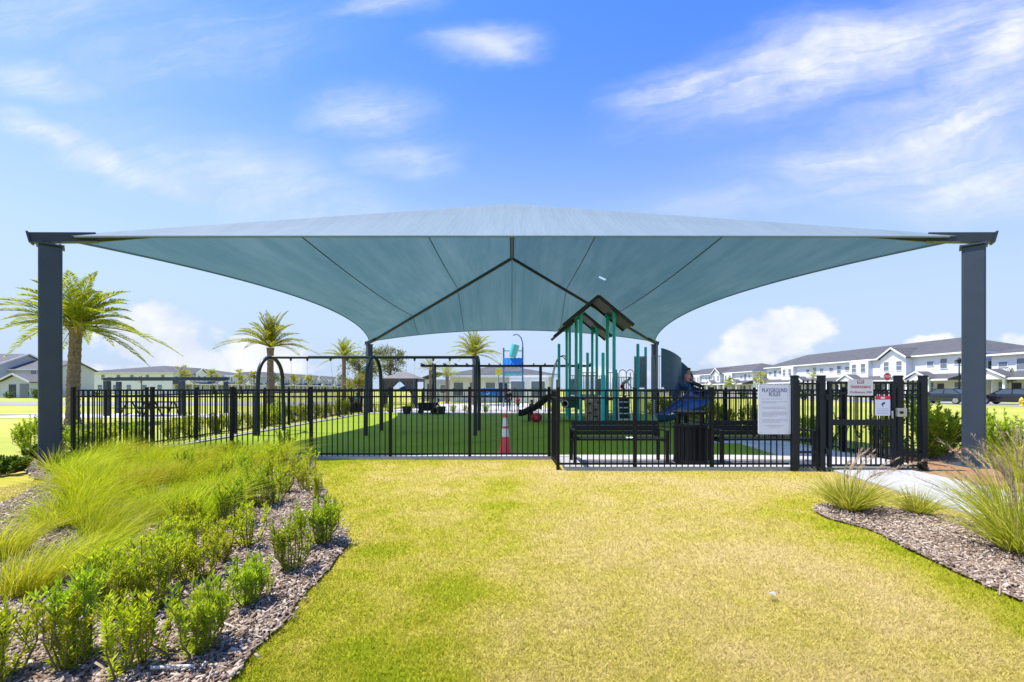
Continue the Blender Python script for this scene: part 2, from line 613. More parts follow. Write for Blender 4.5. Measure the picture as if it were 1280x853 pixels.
def lawn_material(name, attr):
    m, n, l, p = mat_base(name)
    if attr:
        a = n.new('ShaderNodeAttribute')
        a.attribute_name = 'dry'
        f = a.outputs['Fac']
    else:
        f = nmath(n, l, 'ADD', nmath(n, l, 'MULTIPLY', noise(n, l, .11, 5, .6, 'World'), .9), nmath(n, l, 'MULTIPLY', noise(n, l, 1.3, 4, .6, 'World'), .35))
        f = nmath(n, l, 'SUBTRACT', f, .25)
    fine = noise(n, l, 60, 3, .7, 'World')
    f = nmath(n, l, 'ADD', f, nmath(n, l, 'MULTIPLY', nmath(n, l, 'SUBTRACT', fine, .5), .22))
    if attr == 'blade':
        g = n.new('ShaderNodeNewGeometry')
        f = nmath(n, l, 'ADD', f, nmath(n, l, 'MULTIPLY', nmath(n, l, 'SUBTRACT', g.outputs['Random Per Island'], .5), .34))
    c = ramp(n, l, f, [(.15, (.20, .27, .03)), (.4, (.33, .34, .06)), (.65, (.42, .385, .10)), (.95, (.50, .43, .16))] if not attr else [(.02, (.29, .345, .008)), (.26, (.405, .39, .026)), (.50, (.485, .415, .085)), (.90, (.56, .455, .18))])
    if attr == 'ground':                 # ground colour darkened to stand in for self-shadow among the blades
        mg = n.new('ShaderNodeMix')
        mg.data_type = 'RGBA'
        mg.blend_type = 'MULTIPLY'
        mg.inputs[0].default_value = 1.0
        l.new(c, mg.inputs[6])
        mg.inputs[7].default_value = (.80, .78, .80, 1)
        c = mg.outputs[2]
    l.new(c, p.inputs['Base Color'])
    p.inputs['Roughness'].default_value = .85
    p.inputs['Specular IOR Level'].default_value = .15
    if attr == 'blade':
        tr = n.new('ShaderNodeBsdfTranslucent')
        l.new(c, tr.inputs['Color'])
        mx = n.new('ShaderNodeMixShader')
        mx.inputs[0].default_value = .3
        l.new(p.outputs[0], mx.inputs[1])
        l.new(tr.outputs[0], mx.inputs[2])
        l.new(mx.outputs[0], n['Material Output'].inputs[0])
    else:
        b = n.new('ShaderNodeBump')
        b.inputs['Strength'].default_value = .6
        b.inputs['Distance'].default_value = .02
        l.new(noise(n, l, 45, 5, .7, 'World'), b.inputs['Height'])
        l.new(b.outputs[0], p.inputs['Normal'])
    return m


M['lawn'] = lawn_material('lawn', 'ground')
M['lawn_blade'] = lawn_material('lawn_blade', 'blade')
M['far_lawn'] = lawn_material('far_lawn', None)


def turf_material():
    m, n, l, p = mat_base('artificial_turf')
    f = noise(n, l, 90, 3, .7, 'World')
    s = noise(n, l, .5, 4, .6, 'World')
    f = nmath(n, l, 'ADD', nmath(n, l, 'MULTIPLY', f, .6), nmath(n, l, 'MULTIPLY', s, .4))
    l.new(ramp(n, l, f, [(.3, (.125, .19, .004)), (.7, (.24, .33, .010))]), p.inputs['Base Color'])
    p.inputs['Roughness'].default_value = .8
    p.inputs['Specular IOR Level'].default_value = .2
    b = n.new('ShaderNodeBump')
    b.inputs['Strength'].default_value = .4
    b.inputs['Distance'].default_value = .02
    l.new(noise(n, l, 120, 3, .7, 'World'), b.inputs['Height'])
    l.new(b.outputs[0], p.inputs['Normal'])
    return m


M['turf'] = turf_material()


def chip_material():
    m, n, l, p = mat_base('bark_chips')
    g = n.new('ShaderNodeNewGeometry')
    f = nmath(n, l, 'ADD', nmath(n, l, 'MULTIPLY', g.outputs['Random Per Island'], .8), nmath(n, l, 'MULTIPLY', noise(n, l, 70, 3, .7, 'World'), .25))
    l.new(ramp(n, l, f, [(.05, (.085, .05, .03)), (.35, (.21, .145, .095)), (.65, (.33, .26, .19)), (.95, (.50, .43, .34))]), p.inputs['Base Color'])
    p.inputs['Roughness'].default_value = .9
    return m


M['chip'] = chip_material()
M['mulch'] = mat('mulch_soil', (.17, .125, .09), .95, 0, .5, 14, .8, 30)
M['straw'] = mat('pine_straw', (.26, .14, .07), .95, 0, .4, 16, .7, 40)


def fabric_material():
    m, n, l, p = mat_base('shade_cloth')
    st = noise(n, l, 2.4, 6, .65, 'Object', (1.0, .09, .09))
    st2 = noise(n, l, .25, 3, .5, 'Object')
    wv = noise(n, l, 14, 2, .5, 'Object', (1, .08, .08))
    f = nmath(n, l, 'ADD', nmath(n, l, 'MULTIPLY', st, .65), nmath(n, l, 'MULTIPLY', st2, .35))
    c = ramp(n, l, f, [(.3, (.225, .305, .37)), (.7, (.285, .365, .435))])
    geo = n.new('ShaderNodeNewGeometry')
    cu = ramp(n, l, f, [(.33, (.012, .058, .070)), (.67, (.048, .110, .12))])  # underside shade painted in: same cloth, given a darker teal base colour
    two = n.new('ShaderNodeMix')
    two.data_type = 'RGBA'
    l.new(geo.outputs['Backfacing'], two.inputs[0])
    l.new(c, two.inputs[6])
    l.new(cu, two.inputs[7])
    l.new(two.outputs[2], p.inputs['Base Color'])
    p.inputs['Roughness'].default_value = .75
    p.inputs['Specular IOR Level'].default_value = .25
    b = n.new('ShaderNodeBump')
    b.inputs['Strength'].default_value = .6
    b.inputs['Distance'].default_value = .06
    l.new(nmath(n, l, 'ADD', st, nmath(n, l, 'MULTIPLY', wv, .25)), b.inputs['Height'])
    l.new(b.outputs[0], p.inputs['Normal'])
    tr = n.new('ShaderNodeBsdfTranslucent')
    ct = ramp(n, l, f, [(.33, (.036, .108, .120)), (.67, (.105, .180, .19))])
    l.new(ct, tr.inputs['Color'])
    mx = n.new('ShaderNodeMixShader')
    mx.inputs[0].default_value = .34
    l.new(p.outputs[0], mx.inputs[1])
    l.new(tr.outputs[0], mx.inputs[2])
    tp = n.new('ShaderNodeBsdfTransparent')
    tp.inputs['Color'].default_value = (.72, .98, .95, 1)
    mx2 = n.new('ShaderNodeMixShader')
    mx2.inputs[0].default_value = .10
    l.new(mx.outputs[0], mx2.inputs[1])
    l.new(tp.outputs[0], mx2.inputs[2])
    l.new(mx2.outputs[0], n['Material Output'].inputs[0])
    return m


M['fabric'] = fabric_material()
M['seam'] = mat('seam_thread', (.035, .055, .06), .8, 0, .1, 3)

# ------------------------------------------------------------ ground
def fbm(x, y, seed=0, octs=4, scale=1.0):
    r = np.random.default_rng(seed)
    tab = r.random((256, 256))
    out = np.zeros_like(x, dtype=float)
    amp, tot = 1.0, 0.0
    for o in range(octs):
        xs, ys = x * scale * 2 ** o + 37.1 * o, y * scale * 2 ** o + 11.7 * o
        xi, yi = np.floor(xs).astype(int), np.floor(ys).astype(int)
        fx, fy = xs - xi, ys - yi
        fx, fy = fx * fx * (3 - 2 * fx), fy * fy * (3 - 2 * fy)
        a, b = tab[xi % 256, yi % 256], tab[(xi + 1) % 256, yi % 256]
        c, d = tab[xi % 256, (yi + 1) % 256], tab[(xi + 1) % 256, (yi + 1) % 256]
        out += amp * ((a * (1 - fx) + b * fx) * (1 - fy) + (c * (1 - fx) + d * fx) * fy)
        tot += amp
        amp *= .5
    return out / tot


def in_poly(x, y, poly):
    ins = np.zeros(x.shape, bool)
    n = len(poly)
    for i in range(n):
        x1, y1 = poly[i]
        x2, y2 = poly[(i + 1) % n]
        if y1 == y2:
            continue
        c = ((y1 > y) != (y2 > y)) & (x < (x2 - x1) * (y - y1) / (y2 - y1) + x1)
        ins ^= c
    return ins


def rough_poly(poly, step=.12, amp=.07, seed=1):
    out = []
    n = len(poly)
    for i in range(n):
        a, b = Vector(poly[i]), Vector(poly[(i + 1) % n])
        L = (b - a).length
        k = max(1, int(L / step))
        for j in range(k):
            out.append(a.lerp(b, j / k))
    # smooth corners
    for _ in range(4):
        out = [(out[i - 1] + out[i] * 2 + out[(i + 1) % len(out)]) / 4 for i in range(len(out))]
    P = np.array([(p.x, p.y) for p in out])
    P += amp * 2 * np.stack([fbm(P[:, 0], P[:, 1], seed, 3, 2.5) - .5, fbm(P[:, 0], P[:, 1], seed + 9, 3, 2.5) - .5], 1)
    return [tuple(p) for p in P]


BED_L = rough_poly([(-1.45, .6), (-1.38, 2.2), (-1.48, 4.1), (-1.95, 4.75), (-2.3, 5.4), (-2.9, 6.6), (-3.7, 8.0), (-4.0, 8.75),
                    (-8.6, 8.75), (-9.4, 8.4), (-8.6, 7.6), (-7.1, 6.6), (-6.2, 5.2), (-6.2, .6)], seed=3)
BED_R = rough_poly([(3.45, 1.2), (3.42, 2.9), (3.52, 3.6), (3.62, 4.1), (3.45, 4.9), (3.75, 5.35), (4.5, 5.15), (5.05, 4.6), (5.15, 1.2)], seed=5)
BED_P = rough_poly([(-14, 8.9), (-9.3, 8.9), (-8.2, 8.7), (-8.1, 7.9), (-9.0, 7.35), (-14, 7.6)], seed=6)
BED_X = rough_poly([(7.0, 8.4), (7.0, 6.6), (7.3, 5.2), (11, 5.0), (14, 8), (14, 10.4), (7.9, 10.4), (7.8, 8.4)], seed=7)
WALK = [(5.62, 7.62), (6.98, 7.62), (6.95, 6.9), (6.85, 5.8), (6.6, 4.6), (6.4, -1.0), (4.98, -1.0), (5.15, 4.4), (5.28, 5.3), (5.42, 6.3)]


def dist_line(x, y, pts):
    d = np.full(x.shape, 9.0)
    for (x1, y1), (x2, y2) in zip(pts[:-1], pts[1:]):
        L2 = (x2 - x1) ** 2 + (y2 - y1) ** 2
        t = np.clip(((x - x1) * (x2 - x1) + (y - y1) * (y2 - y1)) / L2, 0, 1)
        d = np.minimum(d, np.hypot(x - x1 - t * (x2 - x1), y - y1 - t * (y2 - y1)))
    return d


def dryness(x, y):
    """how bleached the turf is: straw-yellow in the worn middle, greener along the beds and by the fence"""
    n = fbm(x, y, 21, 5, .55)
    n2 = fbm(x, y, 22, 4, 2.6)
    n3 = fbm(x, y, 23, 3, 9.0)
    f = .15 + .66 * (n - .2) + .55 * (n2 - .3) + .40 * (n3 - .5)
    f += .20 * np.clip((x + .3) / 1.6, -.3, 1)
    f += .08 * np.clip((y - 2.5) / 4, 0, 1)
    dl = dist_line(x, y, [(-1.4, 0), (-1.38, 2.2), (-1.48, 4.1), (-2.3, 5.4), (-2.9, 6.6), (-4, 8.75)])
    dr = dist_line(x, y, [(3.45, 0), (3.42, 2.9), (3.62, 4.1), (3.4, 4.9), (3.7, 5.4)])
    f -= .52 * np.exp(-(dr / .50) ** 2)
    f -= .10 * np.exp(-((dl - .25) / .5) ** 2)
    f -= .26 * np.exp(-((y - (8.75 - .95 / (1 + np.exp(-(x - .8) * 12)))) / .55) ** 2)
    f -= .24 * np.exp(-((x + .35 - .12 * (y - 4)) / .38) ** 2) * (fbm(x, y, 33, 3, 1.3) + .2)
    return f


def sheet(name, poly, z, m, kind='structure', thick=0.0):
    mb = MB()
    if thick:
        mb.prism(poly, z - thick, z)
    else:
        mb.add([(x, y, z) for x, y in poly], [tuple(range(len(poly)))])
    o = mb.build(name, m)
    if not thick:
        for p in o.data.polygons:
            if p.normal.z < 0:
                o.data.flip_normals()
                break
    return tag(o, kind=kind)


sheet('ground', [(-900, -60), (900, -60), (900, 1500), (-900, 1500)], -0.02, M['far_lawn'])
# near lawn: a gently uneven grid
gx, gy = np.arange(-12, 12.01, .12), np.arange(-2, 8.95, .12)
XX, YY = np.meshgrid(gx, gy, indexing='ij')
ZZ = (fbm(XX, YY, 4, 4, .9) - .5) * .03
edge = np.minimum(np.minimum(XX + 12, 12 - XX), np.minimum(YY + 2, 8.9 - YY)).clip(0, .6) / .6
ZZ = ZZ * edge - (1 - edge) * .004
nx, ny = XX.shape
idx = np.arange(nx * ny).reshape(nx, ny)
FQ = np.stack([idx[:-1, :-1], idx[1:, :-1], idx[1:, 1:], idx[:-1, 1:]], -1).reshape(-1, 4)
# leave the paved pad by the gate out of the grid
cxy = np.stack([XX, YY], -1).reshape(-1, 2)
cen = cxy[FQ].mean(1)
keep = ~((cen[:, 1] > 7.62) & (cen[:, 0] > .92))
lawn_o = link('lawn', np_mesh('lawn', np.stack([XX, YY, ZZ], -1).reshape(-1, 3), FQ[keep], M['lawn'], ('dry', dryness(XX, YY).ravel()), True))
tag(lawn_o, kind='structure')

sheet('mulch_bed', BED_L, .024, M['mulch'])
sheet('mulch_bed', BED_R, .024, M['mulch'])
sheet('mulch_bed', BED_P, .018, M['mulch'])
sheet('straw_bed', BED_X, .012, M['straw'])
sheet('walkway', WALK, .03, M['concrete'], thick=.10)
sheet('turf', [(-8.3, 9.1), (7.35, 9.1), (7.35, 24.6), (-8.3, 24.6)], .004, M['turf'])
sheet('bench_pad', [(.93, 7.66), (7.4, 7.66), (7.4, 9.12), (.93, 9.12)], .055, M['concrete'], thick=.12)
sheet('path', [(5.7, 9.122), (7.4, 9.122), (7.4, 12.0), (4.9, 12.0), (4.9, 11.45), (5.95, 11.3)], .03, M['concrete_grey'], thick=.1)
kb = MB().box2((-9.1, 8.82, -.05), (.925, 9.08, .062))
tag(kb.build('kerb', M['concrete'], bevel=.008), kind='structure')
kb = MB().box2((-8.55, 9.1, -.05), (-8.305, 24.9, .05)).box2((-8.3, 24.62, -.05), (7.4, 25.3, .045))
tag(kb.build('kerb', M['concrete'], bevel=.008), kind='structure')
sheet('splash_plaza', [(-8.2, 26.4), (2.6, 26.4), (2.6, 42), (-8.2, 42)], .0, M['concrete_grey'])
sheet('footpath', [(-60, 24.3), (-9.6, 24.3), (-9.6, 25.3), (-60, 25.3)], .0, M['concrete'])
sheet('picnic_pad', [(-26.5, 21.5), (-15, 21.5), (-15, 24.296), (-26.5, 24.296)], .0, M['concrete_grey'])
sheet('road', [(-200, 36), (-16, 38), (-16, 46), (-200, 44)], -.004, M['asphalt'])
sheet('sidewalk', [(-200, 46.5), (-16, 48.5), (-16, 50), (-200, 48)], .0, M['concrete'])
sheet('road', [(38.2, 46.5), (47.5, 14), (55, 16), (50.5, 47), (49, 160), (40, 160)], -.004, M['asphalt'])
sheet('sidewalk', [(52.5, 47), (54.2, 47), (53, 160), (51.2, 160)], .0, M['concrete'])
sheet('sidewalk', [(37.4, 47), (38.8, 47), (39.2, 160), (37.8, 160)], .0, M['concrete'])

# grass blades of the lawn near the camera (nobody could count them)
NB = 460000
yy = 1.95 * (8.8 / 1.95) ** rng.random(NB)
xx = (rng.random(NB) * 2 - 1) * yy * 1.22
ok = (xx > -7.5) & (xx < 7.5) & ~in_poly(xx, yy, BED_L) & ~in_poly(xx, yy, BED_R) & ~in_poly(xx, yy, [(p[0], p[1]) for p in WALK]) & ~in_poly(xx, yy, BED_X) & ~in_poly(xx, yy, BED_P)
ok &= ~((yy > 7.6) & (xx > .9))
xx, yy = xx[ok], yy[ok]
nb = len(xx)
zz = (fbm(xx, yy, 4, 4, .9) - .5) * .03
th = rng.random(nb) * 2 * PI
dryv = dryness(xx, yy)
Lb = (.016 + .020 * rng.random(nb) + .02 * (rng.random(nb) > .96)) * np.where(dryv < .3, 1.15, 1)
wb = .0013 + .0005 * yy
lean = rng.normal(0, .75, (nb, 2))
b0 = np.stack([xx - np.cos(th) * wb, yy - np.sin(th) * wb, zz - .004], -1)
b1 = np.stack([xx + np.cos(th) * wb, yy + np.sin(th) * wb, zz - .004], -1)
b2 = np.stack([xx + lean[:, 0] * Lb, yy + lean[:, 1] * Lb, zz + Lb * .75], -1)
VV = np.stack([b0, b1, b2], 1).reshape(-1, 3)
FF = np.arange(nb * 3).reshape(-1, 3)
tag(link('lawn_grass', np_mesh('lawn_grass', VV, FF, M['lawn_blade'], ('dry', np.repeat(dryv, 3)))),
    'short bleached green and straw yellow lawn grass in front of the fence', 'grass', kind='stuff')

# bark chips in the beds
def chips(poly, n, label, y0, y1, x0, x1, sz=1.0):
    y = y0 * (y1 / y0) ** rng.random(n * 3)
    x = x0 + (x1 - x0) * rng.random(n * 3)
    k = in_poly(x, y, poly)
    x, y = x[k][:n], y[k][:n]
    n = len(x)
    x, y = x + rng.normal(0, .028, n), y + rng.normal(0, .028, n)
    L = (.005 + .021 * rng.random(n) ** 2.4) * sz
    W = (.003 + .0085 * rng.random(n) ** 1.6) * sz
    st_ = rng.random(n) > .90
    L, W = np.where(st_, L * 2.2 + .02, L), np.where(st_, W * .28, W)
    a = rng.random(n) * 2 * PI
    ti, tj = rng.normal(0, .36, n), rng.normal(0, .36, n)
    ux = np.stack([np.cos(a), np.sin(a), ti], -1)
    uy = np.stack([-np.sin(a), np.cos(a), tj], -1)
    c = np.stack([x, y, .032 + .016 * rng.random(n)], -1)
    j = lambda: (1 + .35 * (rng.random((n, 1)) - .5))
    p = [c - ux * L[:, None] * j() - uy * W[:, None] * j(), c + ux * L[:, None] * j() - uy * W[:, None] * j() * .7,
         c + ux * L[:, None] * j() * 1.1 + uy * W[:, None] * j() * .8, c - ux * L[:, None] * j() + uy * W[:, None] * j()]
    nrm = np.cross(ux, uy)
    dn = -nrm * .006
    top = np.stack(p, 1)
    low = np.stack([q + dn for q in p], 1)
    V8 = np.concatenate([top, low], 1).reshape(-1, 3)
    base = (np.arange(n) * 8)[:, None, None]
    q = np.array([[0, 1, 2, 3], [0, 4, 5, 1], [1, 5, 6, 2], [2, 6, 7, 3], [3, 7, 4, 0]])[None]
    tag(link('bark_mulch', np_mesh('bark_mulch', V8, (base + q).reshape(-1, 4), M['chip'])), label, 'mulch', kind='stuff')


chips(BED_L, 60000, 'grey and brown bark chips under the left planting bed', 1.5, 8.7, -8.5, -1.2)
chips(BED_R, 18000, 'grey and brown bark chips in the bed beside the walkway', 1.6, 5.4, 3.3, 5.3)
chips(BED_P, 3000, 'bark chips round the left canopy post', 7.2, 8.9, -13, -8)

# ------------------------------------------------------------ shade canopy
CXH, CY0, CY1, CZ = 8.62, 8.07, 26.1, 4.30     # corner half width, front, back, corner height
RY0, RY1, RZ = 14.3, 19.9, 7.57
can = thing('shade_canopy', 'large blue grey fabric hip canopy on four charcoal steel posts over the playground', 'shade canopy', (0, 17.1, 0))
CO = Vector((0, 17.1, 0))


def hip(sx_, back, t):
    a = Vector((CXH * sx_, CY1 if back else CY0, CZ))
    b = Vector((0, RY1 if back else RY0, RZ))
    return a.lerp(b, t)


def panel_point(k, u, v):
    """k: 0 left 1 right 2 front 3 back"""
    if k < 2:
        s_ = -1 if k == 0 else 1
        p = hip(s_, False, v).lerp(hip(s_, True, v), u)
        d = Vector((-s_ * 1.3, 0, .35))
    elif k == 2:
        p = hip(-1, False, v).lerp(hip(1, False, v), u)
        d = Vector((0, 1.3, .47))
    else:
        p = hip(-1, True, v).lerp(hip(1, True, v), u)
        d = Vector((0, -1.3, .52))
    w = 4 * u * (1 - u)
    p = p + d * (w * (1 - v) ** 1.6)
    p.z -= .16 * w * 4 * v * (1 - v) * (1 - v)
    return p


NU, NV = 48, 26
mb = MB()
for k in range(4):
    V_, F_ = [], []
    for i in range(NU + 1):
        for j in range(NV + 1):
            v = j / NV
            if k >= 2:
                v = min(v, .9995)
            V_.append(panel_point(k, i / NU, v) - CO)
    for i in range(NU):
        for j in range(NV):
            a = i * (NV + 1) + j
            F_.append((a, a + NV + 1, a + NV + 2, a + 1))
    mb.add(V_, F_)
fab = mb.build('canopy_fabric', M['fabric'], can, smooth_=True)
for p in fab.data.polygons:
    if p.normal.z < 0:
        p.flip()


def seam_on(k, X):
    pts = []
    for i in range(61):
        u = i / 60
        lo, hi = 0.0, .999
        f = lambda v: panel_point(k, u, v).x - X
        if f(lo) * f(hi) > 0:
            continue
        for _ in range(30):
            mid = (lo + hi) / 2
            if f(lo) * f(mid) <= 0:
                hi = mid
            else:
                lo = mid
        pts.append(panel_point(k, u, lo) - CO)
    return pts


for k, X in ((0, -2.75), (0, -5.5), (1, 2.75), (1, 5.5)):
    pts = seam_on(k, X)
    if len(pts) > 2:
        MB().tube([p - Vector((0, 0, .012)) for p in pts], .016, 5).build('seam', M['seam'], fab)
for k in (2, 3):
    for X in (-5.5, -2.75, 0, 2.75, 5.5):
        pts = []
        for j in range(25):
            v = j / 24 * .97
            lo, hi = 0.0, 1.0
            if abs(X) > CXH * (1 - v):
                break
            for _ in range(30):
                mid = (lo + hi) / 2
                if panel_point(k, mid, v).x > X:
                    hi = mid
                else:
                    lo = mid
            pts.append(panel_point(k, lo, v) - CO + Vector((0, 0, -.012 if k == 3 else -.02)))
        if len(pts) > 2:
            MB().tube(pts, .013, 5).build('seam', M['seam'], fab)
# edge hem with its cable on each side
for k in range(4):
    pts = [panel_point(k, .02 + .96 * i / 40, 0) - CO - Vector((0, 0, .015)) for i in range(41)]
    MB().tube(pts, .022, 6).build('edge_hem', M['fabric'], fab)
# steel frame
for sx_ in (-1, 1):
    for back in (False, True):
        c = Vector((CXH * sx_, CY1 if back else CY0, 0))
        pm = MB().box(c + Vector((0, 0, (CZ - .20) / 2)) - CO, (.31, .31, CZ - .20), Matrix.Rotation(rad(45), 3, 'Z'))
        post = pm.build('post', M['post_paint'], can, bevel=.03)
        mb = MB().box(c + Vector((0, 0, .012)) - CO, (.62, .62, .025))
        for a in (-1, 1):
            for b in (-1, 1):
                mb.lathe([(.022, .02), (.022, .07), (.0, .075)], c + Vector((a * .25, b * .25, 0)) - CO, 6)
        mb.build('base_plate', M['post_paint'], post)
        R45 = Matrix.Rotation(rad(45), 3, 'Z')
        cp = MB().box(c + Vector((0, 0, CZ - .19)) - CO, (.37, .37, .03), R45)
        for a in (-1, 0, 1):
            cp.lathe([(.016, -.05), (.016, .0)], c + R45 @ Vector((a * .13, .165, CZ - .16)) - CO, 6)
            cp.lathe([(.016, -.05), (.016, .0)], c + R45 @ Vector((a * .13, -.165, CZ - .16)) - CO, 6)
        cp.build('cap_plate', M['post_paint'], post)
        r0, r1 = hip(sx_, back, -.055), hip(sx_, back, 1.0)
        # beam: level arm over the post, then rising along the hip under the cloth
        d = Vector((0, 0, -.20))
        a0, a1 = r0 + d, hip(sx_, back, .03) + d
        hb = MB()
        flat = hip(sx_, back, -.026) + Vector((0, 0, -.01))
        f2 = hip(sx_, back, .06) + Vector((0, 0, -.10))
        hb.bar(flat - CO, f2 - CO, .16, .17)
        hb.tube([hip(sx_, back, .05) - CO + Vector((0, 0, -.11)), r1 - CO + Vector((0, 0, -.12))], .075, 10)
        hb.build('hip_beam', M['swing_steel'], can, smooth_=False)
        MB().bar(flat - CO - Vector((0, 0, .0)), flat - CO + (f2 - flat).normalized() * .03, .23, .2).build('end_plate', M['swing_steel'], can)
MB().tube([Vector((0, RY0, RZ - .12)) - CO, Vector((0, RY1, RZ - .12)) - CO], .09, 10).build('ridge_beam', M['swing_steel'], can)
# a small torn hole in the right slope lets the sky through
i_, j_ = min(((i, j) for i in range(NU) for j in range(NV)), key=lambda q: (lambda w: abs(w.x / w.y * F + CX - 757) + abs(HY - (w.z - CH) / w.y * F - 348.5))(panel_point(1, (q[0] + .5) / NU, (q[1] + .5) / NV)))
bm = bmesh.new()
bm.from_mesh(fab.data)
bm.faces.ensure_lookup_table()
bmesh.ops.delete(bm, geom=[bm.faces[NU * NV + i_ * NV + j_]], context='FACES')
bm.to_mesh(fab.data)
bm.free()

# ------------------------------------------------------------ fences
FH = 1.44


def fence(label, a, b, first=True, last=True, n=None, h=FH, post=.058, post_h=None, mat_='fence_black', zbase=0.0, rails=(.11, 1.285, 1.415), ends=None):
    a, b = Vector((*a, zbase)), Vector((*b, zbase))
    L = (b - a).length
    n = n or max(1, round(L / 1.77))
    t = thing('metal_fence', label, 'fence', a, math.atan2(b.y - a.y, b.x - a.x), 'black picket fence runs round the playground')
    sp = L / n
    pm = MB().box2((-post / 2, -post / 2, -.15), (post / 2, post / 2, h + .03))
    pm.add([], [])
    pm.box((0, 0, h + .038), (post + .012, post + .012, .018), taper=.8)
    proto = None
    for i in range(n + 1):
        if (i == 0 and not first) or (i == n and not last):
            continue
        if proto is None:
            proto = pm.build('post', M[mat_], t, (i * sp, 0, 0), bevel=.004)
        else:
            link('post', proto.data, t, (i * sp, 0, 0))
    for z in rails:
        MB().box2((0, -.017, z - .016), (L, .017, z + .016)).build('rail', M[mat_], t)
    kp = max(2, round(sp / .107))
    mp = MB()
    for k in range(1, kp):
        x = k * sp / kp
        mp.box2((x - .0085, -.0085, .035), (x + .0085, .0085, h - .02))
    pp = mp.build('pickets', M[mat_], t)
    for i in range(1, n):
        link('pickets', pp.data, t, (i * sp, 0, 0))
    return t


fence('black picket fence along the kerb from left canopy post to the step', (-9.0, 8.86), (.76, 8.86), last=True, n=6 - 0)
fence('short black picket fence piece stepping forward between traffic cone and bench', (.80, 8.80), (.82, 7.72), first=False, last=False, n=1)
fence('black picket fence in front of the two benches and trash can', (.82, 7.7), (4.93, 7.7), n=3, last=False, h=1.43)
fence('black picket fence running back along the left side of the turf', (-9.0, 8.95), (-9.0, 25.9), first=False)
fence('black picket fence across the far back of the turf', (-9.0, 25.95), (7.5, 25.95))
fence('black picket fence running back along the right side behind the slide', (7.5, 8.0), (7.5, 25.9), first=False, last=False)

# gate enclosure: taller posts
GY = 7.62


def tall_post(px, y=GY, h=1.66, w=.095, parent=None, loc=None):
    X = (px - CX) / F * y
    mb = MB().box2((-w / 2, -w / 2, -.15), (w / 2, w / 2, h)).box((0, 0, h + .012), (w + .02, w + .02, .024), taper=.85)
    return X, mb


def gate_panel(label, pxa, pxb):
    xa, xb = (pxa - CX) / F * GY, (pxb - CX) / F * GY
    t = thing('metal_fence', label, 'fence', (xa, GY, 0), 0, 'black picket fence runs round the playground')
    L = xb - xa
    for x in (0, L):
        _, mb = tall_post(0)
        mb.build('post', M['gate_black'], t, (x, 0, 0), bevel=.005)
    h = 1.60
    for z in (.09, .33, 1.34, 1.54):
        MB().box2((.048, -.018, z - .018), (L - .048, .018, z + .018)).build('rail', M['gate_black'], t)
    k = round(L / .085)
    mp = MB()
    for i in range(1, k):
        x = i * L / k
        mp.box2((x - .009, -.009, .05), (x + .009, .009, h))
    mp.build('pickets', M['gate_black'], t)
    return t


gate_panel('narrow black fence panel between tall posts just left of the gate', 993, 1026.5)
gate_panel('narrow black fence panel with tall posts right of the gate latch', 1122.5, 1153.5)
gx0, gx1 = (1033 - CX) / F * GY, (1116 - CX) / F * GY
gt = thing('metal_gate', 'black metal pedestrian gate with wide middle rail and warning signs', 'gate', (gx0, GY - .03, 0))
L = gx1 - gx0
for x in (.03, L - .03):
    MB().box2((x - .032, -.025, .07), (x + .032, .025, 1.58)).build('stile', M['gate_black'], gt, bevel=.004)
for z, hh in ((.10, .04), (1.555, .045), (1.37, .035), (.855, .10)):
    MB().box2((.062, -.022, z - hh / 2), (L - .062, .022, z + hh / 2)).build('rail', M['gate_black'], gt, bevel=.003)
mp = MB()
for i in range(1, 12):
    x = .06 + i * (L - .12) / 12
    mp.box2((x - .009, -.009, .1), (x + .009, .009, 1.55))
mp.build('pickets', M['gate_black'], gt)
hg = MB()
for z in (.35, 1.3):
    hg.box2((-.05, -.04, z - .05), (.02, .0, z + .05))
hg.build('hinge', M['gate_black'], gt)
lb = MB().box2((L - .01, -.085, .96), (L + .15, -.03, 1.11))
lat = lb.build('latch_box', M['galv'], gt, bevel=.006)
MB().lathe([(.026, 0), (.026, .012), (.018, .02)], (L + .05, -.09, 1.035), 12, rot=Matrix.Rotation(rad(90), 3, 'X')).build('knob', M['black_steel'], lat)
MB().box2((L - .085, -.06, .93), (L - .065, -.026, 1.06)).build('handle', M['galv'], gt, bevel=.004)


# ------------------------------------------------------------ writing
def text_mesh(body, size, m, parent, loc, ext=.0012, width=None, bold=0.0, name='lettering', spacing=1.0):
    cu = bpy.data.curves.new('lettering', 'FONT')
    cu.body = body
    cu.size = size
    cu.align_x = 'CENTER'
    cu.align_y = 'CENTER'
    cu.extrude = ext
    cu.offset = bold
    cu.space_character = spacing
    cu.resolution_u = 3
    tmp = bpy.data.objects.new('tmp_text', cu)
    COL.objects.link(tmp)
    bpy.context.view_layer.update()
    dg = bpy.context.evaluated_depsgraph_get()
    me = bpy.data.meshes.new_from_object(tmp.evaluated_get(dg), depsgraph=dg)
    bpy.data.objects.remove(tmp)
    bpy.data.curves.remove(cu)
    me.materials.clear()
    me.materials.append(m)
    o = bpy.data.objects.new(name, me)
    COL.objects.link(o)
    o.parent = parent
    o.location = loc
    o.rotation_euler = (rad(90), 0, 0)
    if width:
        xs = [v.co.x for v in me.vertices]
        k = width / max(1e-6, max(xs) - min(xs))
        for v in me.vertices:
            v.co.x *= k
    return o


def rounded(w, h, r, n=4):
    P = []
    for cx_, cz_, a0 in ((w / 2 - r, h / 2 - r, 0), (-w / 2 + r, h / 2 - r, 90), (-w / 2 + r, -h / 2 + r, 180), (w / 2 - r, -h / 2 + r, 270)):
        for i in range(n + 1):
            a = rad(a0 + 90 * i / n)
            P.append((cx_ + r * math.cos(a), cz_ + r * math.sin(a)))
    return P


